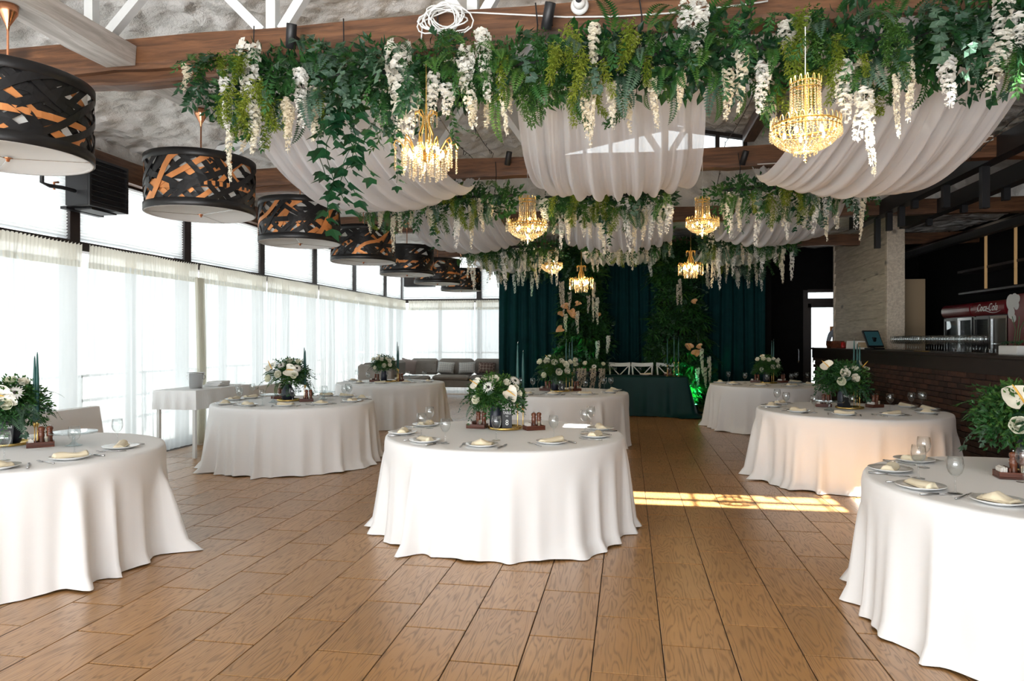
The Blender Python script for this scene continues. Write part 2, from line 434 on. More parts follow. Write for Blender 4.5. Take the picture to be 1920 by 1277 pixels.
def foamm():
    m, t, out = nt('sprayed_foam'); L = t.links.new
    tc = N(t, 'ShaderNodeTexCoord')
    nz = N(t, 'ShaderNodeTexNoise', Scale=2.2, Detail=3.0); L(tc.outputs['Object'], nz.inputs['Vector'])
    vo = N(t, 'ShaderNodeTexVoronoi', Scale=5.0, _feature='SMOOTH_F1'); L(tc.outputs['Object'], vo.inputs['Vector'])
    n2 = N(t, 'ShaderNodeTexNoise', Scale=14.0, Detail=5.0, Roughness=.65); L(tc.outputs['Object'], n2.inputs['Vector'])
    ad = N(t, 'ShaderNodeMath', _operation='MULTIPLY_ADD'); ad.inputs[1].default_value = .22; L(n2.outputs[0], ad.inputs[0]); L(vo.outputs['Distance'], ad.inputs[2])
    cr = N(t, 'ShaderNodeMix', _data_type='RGBA'); cr.inputs[6].default_value = (.80, .78, .75, 1); cr.inputs[7].default_value = (.90, .89, .87, 1)
    L(nz.outputs[0], cr.inputs[0])
    b = N(t, 'ShaderNodeBsdfPrincipled', Roughness=.9); L(cr.outputs[2], b.inputs['Base Color'])
    bp = N(t, 'ShaderNodeBump', Strength=1.0, Distance=.16); bp.invert = True; L(ad.outputs[0], bp.inputs['Height']); L(bp.outputs[0], b.inputs['Normal'])
    L(b.outputs[0], out.inputs[0]); return m
M['foam'] = foamm()
# ================================================================== SETTING
XL, XR, YB, YF = -6.56, 7.4, -3.2, 19.3
EAVE, RIDGE_X, RIDGE_Z = 4.05, .7, 5.42
YG = 12.62
SLOPE = (RIDGE_Z - EAVE) / (RIDGE_X - XL)
def ceil_z(x): return RIDGE_Z - abs(x - RIDGE_X) * SLOPE
def low_z(x): return 4.02 + .03 * sin(x)

# ---- floor: grout bed, individual wood-look tiles near the camera, joined field beyond
fl = MB().box(XL - .1, XR + .1, YB, 22.0, -.30, -.006).build('floor', M['grout'], kind='structure', label='tiled floor of wood-look planks across the whole hall', cat='floor')
def tile_mesh():
    g = .003; b = .0018
    return MB().box(g, TW - g, .0048, TL - .0048, -.012, 0.0, bev=b)
tm = tile_mesh().mesh('tile', M['tile'])
tiles = []
for r in range(-20, 22):
    x = TX0 + TW * r
    if x < XL - .05 or x + TW > XR + .3: continue
    y0 = TY0 if r % 2 == 0 else TY1
    n0 = math.floor((YB - y0) / TL)
    for k in range(n0, 30):
        y = y0 + TL * k
        if y < YB or y + TL > 21.9: continue
        p = project((x + TW / 2, y + TL / 2, 0)); a = 0
        if p and -60 < p[0] < 1980 and p[1] < 1330: a = F * F / p[2] ** 3
        tiles.append((a, x, y))
tiles.sort(reverse=True)
for a, x, y in tiles[:299]:
    O('tile', tm, fl, loc=(x, y, 0))
far = MB()
for a, x, y in tiles[299:]:
    g = .0025
    if a > 3: far.box(x + g, x + TW - g, y + g, y + TL - g, -.012, 0)
    else: far.add([(x + g, y + g, 0), (x + TW - g, y + g, 0), (x + TW - g, y + TL - g, 0), (x + g, y + TL - g, 0)], [(0, 1, 2, 3)])
far.build('tile_field', M['tile'], fl, kind='stuff')

# ---- sprayed-foam ceiling, two slopes, with an opening for the roof lantern
HX0, HX1, HY0, HY1 = -.9, 3.4, .95, 2.95
def ceiling(name, xa, xb, lab):
    mb = MB(); nx, ny = 110, 230
    def fn(i, j):
        x = xa + (xb - xa) * i; y = YB - .2 + (YG + .3 - YB) * j
        n = noise.noise(Vector((x * 1.3, y * 1.3, 0))) * .07 + noise.noise(Vector((x * 3.6, y * 3.6, 4))) * .06 + abs(noise.noise(Vector((x * 5.5, y * 5.5, 9)))) * -.09
        return (x, y, ceil_z(x) + n)
    mb.grid(nx, ny, fn)
    fs = []
    for f in mb.f:
        c = [sum(mb.v[q][k] for q in f) / 4 for k in (0, 1)]
        if HX0 < c[0] < HX1 and HY0 < c[1] < HY1: continue
        fs.append(f)
    mb.f = fs
    mb.build(name, M['foam'], smooth=True, kind='structure', label=lab, cat='ceiling')
ceiling('ceiling', XL - .25, RIDGE_X, 'white sprayed-foam ceiling slope rising from the window side')
ceiling('ceiling', RIDGE_X, XR + .25, 'sprayed-foam ceiling slope descending over the dark bar side')
# roof lantern (skylight box) over the front of the hall
ln = MB(); LZ = 5.75; zt = 4.7
ln.box(HX0 - .12, HX0 - .02, HY0 - .1, HY1 + .1, zt, LZ + .1); ln.box(HX1 + .02, HX1 + .12, HY0 - .1, HY1 + .1, zt, LZ + .1)
ln.box(HX0 - .1, HX1 + .1, HY0 - .12, HY0 - .02, zt, LZ + .1); ln.box(HX0 - .1, HX1 + .1, HY1 + .02, HY1 + .12, zt, LZ + .1)
tE = math.tan(EL); ya = 6.98 - LZ / tE; yb = 6.69 - LZ / tE
slots_y = [(yb - .105, yb + .105), (ya - .12, ya + .14), (ya + .19, ya + .31)]
slots_x = [(.03, .60), (.65, 1.17), (1.21, 1.80), (1.84, 2.40), (2.44, 3.0)]
def slot_cols(sy):
    if sy is slots_y[2]: return slots_x[-2:]
    return ([(-.56, -.36)] if sy is slots_y[1] else []) + slots_x
ys = [HY0 - .1] + [q for s in slots_y for q in s] + [HY1 + .1]
for k in range(0, len(ys), 2): ln.box(HX0 - .1, HX1 + .1, ys[k], ys[k + 1], LZ, LZ + .03)
for sy in slots_y:
    xs = [HX0 - .1] + [q for s in slot_cols(sy) for q in s] + [HX1 + .1]
    for k in range(0, len(xs), 2): ln.box(xs[k], xs[k + 1], sy[0], sy[1], LZ, LZ + .03)
lw = ln.build('window_20', M['white'], kind='structure', label='roof lantern with narrow panes above the front of the hall', cat='skylight')
for sy in slots_y:
    for sx in slot_cols(sy):
        MB().add([(sx[0], sy[0], LZ + .04), (sx[1], sy[0], LZ + .04), (sx[1], sy[1], LZ + .04), (sx[0], sy[1], LZ + .04)], [(0, 1, 2, 3)]).build('pane', M['pane'], lw)
# opaque roof deck outside so no daylight leaks through the foam
rd = MB()
for (xa, xb) in ((XL - .6, HX0 - .1), (HX1 + .1, XR + .6)):
    rd.add([(xa, YB - .4, ceil_z(xa) + .3), (xb, YB - .4, ceil_z(xb) + .3), (xb, YG + .35, ceil_z(xb) + .3), (xa, YG + .35, ceil_z(xa) + .3)], [(0, 1, 2, 3)])
for (ya_, yb_) in ((YB - .4, HY0 - .1), (HY1 + .1, YG + .35)):
    for xa, xb in ((HX0 - .1, RIDGE_X), (RIDGE_X, HX1 + .1)):
        rd.add([(xa, ya_, ceil_z(xa) + .3), (xb, ya_, ceil_z(xb) + .3), (xb, yb_, ceil_z(xb) + .3), (xa, yb_, ceil_z(xa) + .3)], [(0, 1, 2, 3)])
rd.box(XL - .8, XR + .8, YB - 4.5, YB - .1, 4.0, 4.1)  # added canopy, out of view, keeps direct sun out of the front windows
rd.build('roof', M['blackwall'], kind='structure', label='dark roof deck over the foam ceiling, with added sun-blocking canopy in front', cat='roof')

# ---- walls not glazed
w_ = MB()
w_.box(XR, XR + .15, YB, 20.0, 0, 4.3)
w_.build('wall_right', M['blackwall'], kind='structure', label='black right wall behind the bar', cat='wall')
w_ = MB()
w_.box(-6.7, 7.4, YB - .15, YB, 0, .35); w_.box(-6.7, 7.4, YB - .15, YB, 3.6, 3.9)
w_.add([(XL - .2, YB, 3.7), (XR + .2, YB, 3.7), (XR + .2, YB, 4.3), (RIDGE_X, YB, 5.8), (XL - .2, YB, 4.3)], [(0, 1, 2, 3, 4)])
for k in range(8): w_.box(-6.7 + k * 2.0, -6.5 + k * 2.0, YB - .15, YB, .35, 3.6)
w_.box(5.6, 7.6, YB - .15, YB, .35, 3.6)
w_.build('wall_front', M['white'], kind='structure', label='glazed front wall behind the viewer', cat='wall')
# back: dark partition behind the green drapes, gable with glazing above
b_ = MB(); b_.box(-3.18, 3.35, 17.15, 17.3, 0, 3.9)
b_.build('wall_partition', M['blackwall'], kind='structure', label='dark partition wall behind the green drapes', cat='wall')
b_ = MB(); b_.box(-3.0, 4.60, 19.3, 19.45, 0, 4.2); b_.box(5.75, 7.5, 19.3, 19.45, 0, 4.2); b_.box(4.60, 5.75, 19.3, 19.45, 2.85, 4.2)
b_.build('wall_back', M['blackwall'], kind='structure', label='dark back wall behind the drapes', cat='wall')
# lower foam ceiling over the far end, beyond the gable
mb = MB()
def lowfn(i, j):
    x = XL - .25 + (XR - XL + .5) * i; y = YG + (YF + .5 - YG) * j
    return (x, y, low_z(x) + noise.noise(Vector((x * 1.3, y * 1.3, 7))) * .06 + noise.noise(Vector((x * 4, y * 4, 4))) * .05)
mb.grid(110, 60, lowfn).build('ceiling', M['foam'], smooth=True, kind='structure', label='low foam ceiling over the far end beyond the gable', cat='ceiling')
MB().box(XL - .5, XR + .5, YG + .12, YF + .6, 4.2, 4.3).build('roof', M['blackwall'], kind='structure', label='flat roof over the far end of the hall', cat='roof')
# foam-covered gable wall on the third beam, with low clerestory glazing along its top
GW0, GW1, GZ0 = -1.25, 2.02, 4.66
gb = MB()
def gab(x0, x1, zf0, zf1, nx, nz):
    def fn(i, j):
        x = x0 + (x1 - x0) * i; z = zf0(x) + (zf1(x) - zf0(x)) * j
        return (x, YG + noise.noise(Vector((x * 3, z * 3, 1))) * .05 + noise.noise(Vector((x * 8, z * 8, 1))) * .02, z)
    gb.grid(nx, nz, fn)
gab(XL, GW0, lambda x: 3.86, lambda x: ceil_z(x) + .1, 60, 12)
gab(GW0, GW1, lambda x: 3.86, lambda x: GZ0, 40, 10)
gab(GW1, XR, lambda x: 3.86, lambda x: ceil_z(x) + .1, 60, 12)
gb.build('wall_gable', M['foam'], smooth=True, kind='structure', label='foam-covered gable wall over the third beam', cat='wall')
gt = lambda x: ceil_z(x) - .10
gw = MB()
for i in range(8):
    x = GW0 + (GW1 - GW0) * i / 7; gw.box(x - .035, x + .035, YG - .05, YG + .06, GZ0, gt(x) + .1)
gw.box(GW0, GW1, YG - .06, YG + .07, GZ0 - .07, GZ0)
for a, b in ((GW0, RIDGE_X), (RIDGE_X, GW1)): gw.bar((a, YG, gt(a) + .03), (b, YG, gt(b) + .03), .12, .06)
g_ = gw.build('window_19', M['darkframe'], kind='structure', label='low bright gable window above the third beam', cat='window')
for i in range(7):
    x0 = GW0 + (GW1 - GW0) * i / 7; x1 = GW0 + (GW1 - GW0) * (i + 1) / 7
    MB().add([(x0, YG + .03, GZ0), (x1, YG + .03, GZ0), (x1, YG + .03, gt(x1)), (x0, YG + .03, gt(x0))], [(0, 1, 2, 3)]).build('pane', M['pane'], g_)

# ---- glazed left wall: bays with posts, head rail, lower and upper windows, pleated blinds above
ZR0, ZR1, ZU = 2.62, 2.73, 3.62
posts = [7.22 + 2.13 * k for k in range(-5, 6)]
posts = [-3.1] + [p for p in posts if p > -3.0] + [YF]
wn = 0
def window_bay(n, a, b, axis, pos, top_post=True):
    """a..b along the wall; axis 'y' = left wall, 'x' = back wall"""
    def bx(mb, u0, u1, d0, d1, z0, z1):
        if axis == 'y': mb.box(pos + d0, pos + d1, u0, u1, z0, z1)
        else: mb.box(u0, u1, pos - d1, pos - d0, z0, z1)
    fr = MB()
    pw = .075
    bx(fr, b - pw, b + pw, -.12, .06, ZR1, ZU)
    bx(fr, b - pw * .7, b + pw * .7, -.12, .04, 0, ZR0)
    bx(fr, a, b, -.12, .07, ZR0, ZR1)
    bx(fr, a, b, -.1, .0, 0, .09); bx(fr, a, b, -.08, .0, ZU - .05, ZU)
    m_ = (a + b) / 2; bx(fr, m_ - .045, m_ + .045, -.1, 0, .09, ZR0)
    o = fr.build('window_%d' % n, M['darkframe'], kind='structure', cat='window',
                 label='tall glazed bay %d with dark frame and upper light, %s' % (n, 'along the left wall' if axis == 'y' else 'on the back wall by the sofa'))
    for (u0, u1, z0, z1) in ((a, m_, .09, ZR0), (m_, b, .09, ZR0), (a, b, ZR1, ZU)):
        p = MB()
        if axis == 'y': q = [(pos - .06, u0, z0), (pos - .06, u1, z0), (pos - .06, u1, z1), (pos - .06, u0, z1)]
        else: q = [(u0, pos + .06, z0), (u1, pos + .06, z0), (u1, pos + .06, z1), (u0, pos + .06, z1)]
        p.add(q, [(0, 1, 2, 3)]); p.build('pane', M['pane'], o)
    return o
ordn = ['first', 'second', 'third', 'fourth', 'fifth', 'sixth', 'seventh', 'eighth', 'ninth', 'tenth', 'eleventh', 'twelfth', 'thirteenth', 'fourteenth', 'fifteenth', 'sixteenth',
        'seventeenth', 'eighteenth', 'nineteenth', 'twentieth']
def blind(a, b, axis, pos, lab):
    nz_ = 46; nu = 40
    rr = random.Random(int(a * 100))
    def fn(i, j):
        u = a + .09 + (b - a - .18) * i; z = ZR1 + .015 + (ZU - .08 - ZR1) * j
        k = j * (nz_ - 1)
        d = .012 * (1 if int(round(k)) % 2 else -1) + .004 * noise.noise(Vector((u * 3, z * 9, a)))
        z += .006 * noise.noise(Vector((u * 2.2, z * 4, a + 3)))
        return (pos + .03 + d, u, z) if axis == 'y' else (u, pos - .03 - d, z)
    o = MB().grid(nu, nz_, fn).build('pleated_blind', M['blind'], label=lab, cat='blind', group='pleated blinds over the upper windows')
    return o
k = 0
for a, b in zip(posts, posts[1:]):
    wn += 1; window_bay(wn, a, b, 'y', XL)
    pa, pb = project((XL, b, 3)), project((XL, a, 3))
    if b > 4.5:
        k += 1; blind(a, b, 'y', XL, 'white pleated blind over upper left window, %s from the viewer along that wall' % ordn[k - 1])
bx_ = [XL, XL + 2.35, XL + 4.2]
for i, (a, b) in enumerate(zip(bx_, bx_[1:])):
    wn += 1; window_bay(wn, a, b, 'x', YF)
    blind(a, b, 'x', YF, 'white pleated blind over back window, %s from the room corner' % ordn[i])
eb = MB()
def wavy_beam(mb, a, b, wy, z0, z1, seed=0, axis='x', n=40):
    """hewn timber with waney edges"""
    def pr(t):
        w0 = .022 * noise.noise(Vector((t * 1.7, seed, 0))) + .012 * noise.noise(Vector((t * 5, seed, 2)))
        w1 = .018 * noise.noise(Vector((t * 1.4, seed, 5)))
        return w0, w1
    vs = []
    for i in range(n + 1):
        t = a + (b - a) * i / n; w0, w1 = pr(t)
        for (s_, z) in ((-1, z0 + w0), (-1, z0 + (z1 - z0) * .22 + w0), (-1.0, z1 + w1), (1, z1 + w1), (1, z0 + w0)):
            o = s_ * wy / 2 * (.93 if z == z0 + w0 else 1)
            vs.append((t, o, z) if axis == 'x' else (o, t, z))
    fs = []
    for i in range(n):
        for k in range(5):
            fs.append((i * 5 + k, i * 5 + (k + 1) % 5, (i + 1) * 5 + (k + 1) % 5, (i + 1) * 5 + k))
    fs.append((0, 1, 2, 3, 4)); fs.append(tuple(n * 5 + k for k in (4, 3, 2, 1, 0)))
    mb.add(vs, fs)
wavy_beam(eb, YB, YF, .22, 3.60, 3.88, 3.3, 'y', 60)
MB().box(XL - .2, XL - .02, YB, YF + .3, 3.84, 4.3).build('wall_left', M['foam'], kind='structure', label='narrow foam strip of left wall above the eave timber', cat='wall')
eb.build('eave_beam', M['beamy'], loc=(XL + .02, 0, 0), kind='structure', label='dark hewn eave timber running above the left windows', cat='beam')
# balcony railing and deck outside
rl = T('balcony_railing', 'pale balcony railing outside the left windows behind the sheers', 'railing', (-8.2, 0, 0))
for z in (.25, .62, 1.0): MB().bar((0, -4, z), (0, 24, z), .05, .045).build('rail', M['steelwhite'], rl)
pm_ = MB().box(-.025, .025, -.025, .025, 0, 1.02).mesh('post', M['steelwhite'])
for i in range(20): O('post', pm_, rl, loc=(0, -3.4 + i * 1.4, -.02))
rl = T('balcony_railing', 'pale balcony railing outside the back windows above the sofa', 'railing', (0, 21.0, 0))
for z in (.4, .8, 1.15): MB().bar((-9, 0, z), (-2, 0, z), .05, .045).build('rail', M['steelwhite'], rl)
MB().box(-40, 40, -40, 60, -.6, -.31).build('ground', M['tallow'], kind='structure', label='pale paved ground outside', cat='ground')

# ---- timber beams across, white steel trusses above, longitudinal whitewashed timbers
by = [0.9, 4.83, 8.70, 12.40, 16.25]
bn = ['beam behind the viewer', 'nearest cross beam carrying the large front garland', 'second cross beam behind the front drapes', 'third cross beam behind the small chandeliers', 'farthest cross beam before the green drapes']
for i, y in enumerate(by):
    mb = MB(); wavy_beam(mb, XL, XR, .18, 3.63, 3.87, i * 7.3, 'x', 90)
    mb2 = MB(); wavy_beam(mb2, XL, -2.6, .14, 3.55, 3.64, i * 3.1 + 40, 'x', 40)
    o = mb.build('ceiling_beam', M['beam'], loc=(0, y, 0), kind='structure', label='brown hewn timber, ' + bn[i], cat='beam')
    mb2.build('under_plank', M['beam'], o, loc=(0, .04, 0))
    if i > 2: continue
    tr = T('roof_truss', 'white steel lattice truss above the ' + ['beam behind the viewer', 'nearest cross beam', 'second cross beam', 'third cross beam', 'farthest cross beam'][i], 'truss', (0, y, 0), kind='structure')
    nx = [-5.75, -4.2, -2.65, -1.1, .45, 2.0, 3.55, 5.1, 6.6]
    tz = lambda x: (min(ceil_z(x) - .06, 5.0) if y < 14 else 4.0)
    for x in nx: MB().bar((x, 0, 3.87), (x, 0, tz(x)), .075, .075).build('strut', M['steelwhite'], tr)
    for x in nx:
        for d in (-.775, .775):
            xx = x + d
            if xx < XL + .3 or xx > XR - .3: continue
            MB().bar((x + .08 * (1 if d > 0 else -1), 0, 3.88), (xx, 0, tz(xx)), .07, .07, (0, 1, 0)).build('diagonal', M['steelwhite'], tr)
    pts = [(x, 0, tz(x)) for x in [XL + .4, -4.9, -3.9, -2, 0, 2, 4, 5.4, 6.6]]
    for a, b in zip(pts, pts[1:]): MB().bar(a, b, .08, .08).build('top_chord', M['steelwhite'], tr)
for x, w0, lab in ((-3.86, .27, 'whitewashed timber from which the drum lamps hang'),):
    for j, (a, b) in enumerate(((-3, 4.73), (4.93, 8.6), (8.8, 12.35), (12.55, 16.15), (16.35, 19.2))):
        mb = MB(); wavy_beam(mb, a, b, w0, 3.66, 3.80, 55 + j, 'y', 20)
        mb.build('lamp_timber', M['greywood'], loc=(x, 0, 0), kind='structure', cat='timber', label='%s, %s length from the viewer' % (lab, ordn[j]))
mb = MB(); wavy_beam(mb, YB, 12.4, .20, ceil_z(2.05) - .20, ceil_z(2.05) - .02, 71, 'y', 50)
mb.build('roof_purlin', M['beamy'], loc=(2.05, 0, 0), kind='structure', cat='beam', label='dark roof purlin running lengthwise under the right slope')
mb = MB(); wavy_beam(mb, YB, 12.4, .20, ceil_z(-1.6) - .2, ceil_z(-1.6) - .02, 77, 'y', 50)
mb.build('roof_purlin', M['steelwhite'], loc=(-1.6, 0, 0), kind='structure', cat='beam', label='pale roof purlin running lengthwise under the left slope')

# ---- doorway at the back right with glazed door
dx0, dx1 = 4.68, 5.70
d_ = MB(); d_.box(dx0 - .12, dx0, 19.22, 19.4, 0, 2.86); d_.box(dx1, dx1 + .12, 19.22, 19.4, 0, 2.86); d_.box(dx0, dx1, 19.22, 19.4, 2.80, 2.88)
d_.box(dx0, dx1, 19.22, 19.4, 2.50, 2.64)
do = d_.build('door_1', M['darkframe'], kind='structure', cat='door', label='bright glazed doorway beside the plank partition')
lf = MB(); lf.box(dx0, dx0 + .09, 19.25, 19.3, 0, 2.5); lf.box(dx1 - .09, dx1, 19.25, 19.3, 0, 2.5); lf.box(dx0, dx1, 19.25, 19.3, 2.4, 2.5); lf.box(dx0, dx1, 19.25, 19.3, 0, .12)
l_ = lf.build('door_leaf', M['darkframe'], do)
MB().box(dx0 + .09, dx1 - .09, 19.27, 19.275, .12, 2.4).build('pane', M['pane'], l_)
MB().box(dx0, dx1, 19.30, 19.305, 2.64, 2.80).build('pane', M['pane'], do)
sg = MB().box(dx0 + .55, dx0 + .95, 19.24, 19.25, 1.74, 1.9).build('door_notice', M['copper'], do)
MB().lathe([(.001, 0), (.05, 0), (.05, .004), (.001, .004)], 16).build('round_symbol', M['letter'], sg, loc=(dx0 + .65, 19.238, 1.82), rot=(PI / 2, 0, 0))
MB().tube([(dx0 + .12, 19.2, .95), (dx0 + .12, 19.17, 1.0), (dx0 + .12, 19.17, 1.3), (dx0 + .12, 19.2, 1.35)], .014, 8).build('door_handle', M['silver'], l_)
# the bright porch outside the door: wall and pillar
MB().box(4.2, 5.15, 22.4, 22.6, -.3, 4).build('porch_pillar', M['white'], kind='structure', cat='pillar', label='white porch pillar seen through the glazed door')
MB().box(3.3, 4.55, 19.18, 19.3, 0, 2.7).build('door_2', M['blackwall'], kind='structure', cat='door', label='black closed door left of the bright glazed doorway')
MB().tube([(4.42, 19.15, .95), (4.42, 19.1, 1.0), (4.42, 19.1, 1.25), (4.42, 19.15, 1.3)], .012, 8).build('door_handle', M['silver'], bpy.data.objects['door_2'])
# ================================================================== SHEER CURTAINS
def sheer_panel(a, b, axis, pos, seed, lab, dens=.105, amp=.032):
    L_ = b - a; nu = int(L_ / dens * 9); rr = random.Random(seed)
    ph = [rr.uniform(0, 6.28) for _ in range(5)]
    def off(u, z):
        k = (u - a)
        s = sin(k * 2 * PI / dens + 1.4 * sin(k * 2.7 + ph[0]) + ph[1]) * .62 + sin(k * 2 * PI / (dens * 1.9) + ph[2] + 1.1 * sin(k * 1.7)) * .6
        s *= .65 + .5 * sin(k * 3.3 + ph[3])
        return amp * s * (.55 + .45 * (1 - z / 2.6)) + .012 * sin(z * 1.7 + k * 2 + ph[4])
    def fn(i, j):
        u = a + L_ * i; z = .012 + 2.46 * j
        o = off(u, z); du = .012 * sin(z * 2.1 + u * 7)
        return (pos + o, u + du, z) if axis == 'y' else (u + du, pos - o, z)
    t = T('sheer_curtain', lab, 'curtain', group='sheer curtains along the glazed walls')
    MB().grid(nu, 9, fn).build('curtain_panel', M['sheer'], t, smooth=True)
    nu2 = int(L_ / .05 * 5)
    def fr(i, j):
        u = a + L_ * i; z = 2.40 + .27 * j
        o = off(u, 2.4) * (1 - j) + .012 * sin(u * 2 * PI / .052 + 2 * sin(u * 3)) * (.4 + .6 * j)
        zz = z + (.012 * sin(u * 2 * PI / .052 + 1) if j > .9 else 0)
        return (pos + o + .006, u, zz) if axis == 'y' else (u, pos - o - .006, zz)
    MB().grid(nu2, 4, fr).build('gathered_header', M['ruffle'], t, smooth=True)
    return t
cuts = [(-2.9, 2.42), (2.45, 4.95), (4.98, 7.12), (7.23, 9.33), (9.39, 11.30), (11.33, 13.36), (13.41, 15.5), (15.53, 19.0)]
for i, (a, b) in enumerate(cuts):
    sheer_panel(a, b, 'y', XL + .23, 100 + i, 'white sheer curtain on the left glazed wall, %s panel from the viewer' % ordn[i])
for i, (a, b) in enumerate(((-6.25, -4.3), (-4.28, -2.9))):
    sheer_panel(a, b, 'x', YF - .23, 200 + i, 'white sheer curtain behind the grey sofa, %s panel from the corner' % ordn[i])
# gathered opaque side curtain where panels meet beside the ice bucket
def gath(i, j):
    u = 9.16 + .17 * i; z = .012 + 2.45 * j
    return (XL + .33 + .03 * sin(i * 40) + .01 * sin(z * 2), u + .02 * sin(z * 1.3), z)
MB().grid(60, 8, gath).build('tied_curtain', M['ruffle'], smooth=True, label='narrow gathered curtain hanging behind the ice bucket', cat='curtain')

# ================================================================== VOILE SWAGS
def swag(x0, x1, ya, yb, z0, z1, sag, seed, lab, name='ceiling_drape', nfold=9, lop=0.0):
    rr = random.Random(seed); ph = [rr.uniform(0, 6.28) for _ in range(6)]
    nu, nv = 110, 34
    def fn(i, j):
        t = j; s = i
        wid = .80 + .20 * sin(PI * t)
        xc = (x0 + x1) / 2; x = xc + (s - .5) * (x1 - x0) * wid
        y = ya + (yb - ya) * t
        k = 4 * t * (1 - t)
        sg = sag * (.86 + .22 * sin(PI * s) + lop * (s - .5))
        z = z0 + (z1 - z0) * t - sg * k
        a = (.055 * k + .028)
        f = sin(s * nfold * 2 * PI + ph[0] + .9 * sin(s * 5 + ph[1]) + .5 * t) + .5 * sin(s * nfold * 3.7 * PI + ph[2]) + .3 * sin(s * nfold * 9 * PI + ph[3])
        z += a * f * .45; y += .02 * f * (1 - 2 * t)
        x += .02 * sin(t * 4 + s * 9)
        return (x, y, z)
    o = MB().grid(nu, nv, fn).build(name, M['swag'], smooth=True, label=lab, cat='drape', group='white voile drapes under the ceiling')
    return o
swag(-3.20, -1.72, 4.72, 8.58, 3.58, 3.60, .60, 1, 'white voile drape sagging at left between first and second garlands', lop=-.25)
swag(-.95, .66, 4.72, 8.58, 3.60, 3.60, .58, 2, 'widest white voile drape in the middle with bright gable window showing through')
swag(1.32, 2.80, 4.72, 8.58, 3.60, 3.60, .62, 3, 'white voile drape sagging at right beside the black bar frame', lop=.2)
swag(-3.20, -1.72, 8.78, 12.35, 3.55, 3.58, .55, 4, 'smaller white voile drape at left behind the second garland row')
swag(-.95, .66, 8.78, 12.35, 3.55, 3.58, .60, 5, 'smaller white voile drape in the middle behind the second garland row')
swag(1.32, 2.80, 8.78, 12.35, 3.55, 3.58, .55, 6, 'smaller white voile drape at right behind the second garland row')
swag(-3.20, -1.72, 12.55, 16.1, 3.55, 3.58, .50, 7, 'farthest white voile drape at left above the teal velvet')
swag(-.95, .66, 12.55, 16.1, 3.55, 3.58, .42, 8, 'farthest white voile drape in the middle above the head table')
swag(1.32, 2.80, 12.55, 16.1, 3.55, 3.58, .45, 9, 'farthest white voile drape at right above the flower column')

# ================================================================== TEAL VELVET DRAPES
def velvet(x0, x1, y, z1, seed, lab):
    n = int((x1 - x0) / .02); rr = random.Random(seed); p = [rr.uniform(0, 6.28) for _ in range(3)]
    def fn(i, j):
        x = x0 + (x1 - x0) * i; z = .015 + z1 * j
        a = .055 * (sin(x * 2 * PI / .27 + p[0] + .8 * sin(x * 2.3)) + .45 * sin(x * 2 * PI / .13 + p[1]))
        return (x + .02 * sin(z * .9 + x * 5), y + a * (1 - .25 * j) + .02 * sin(z * 1.1 + p[2]), z)
    return MB().grid(n, 10, fn).build('velvet_drape', M['teal'], smooth=True, label=lab, cat='drape', group='dark teal velvet drapes behind the head table')
velvet(-3.15, -1.35, 16.75, 3.85, 1, 'dark teal velvet drape at left beside the grey sofa')
velvet(-1.25, 1.35, 16.95, 3.85, 2, 'dark teal velvet drape in the middle behind white chairs')
velvet(1.45, 3.15, 16.75, 3.85, 3, 'dark teal velvet drape at right beside the black doorway wall')

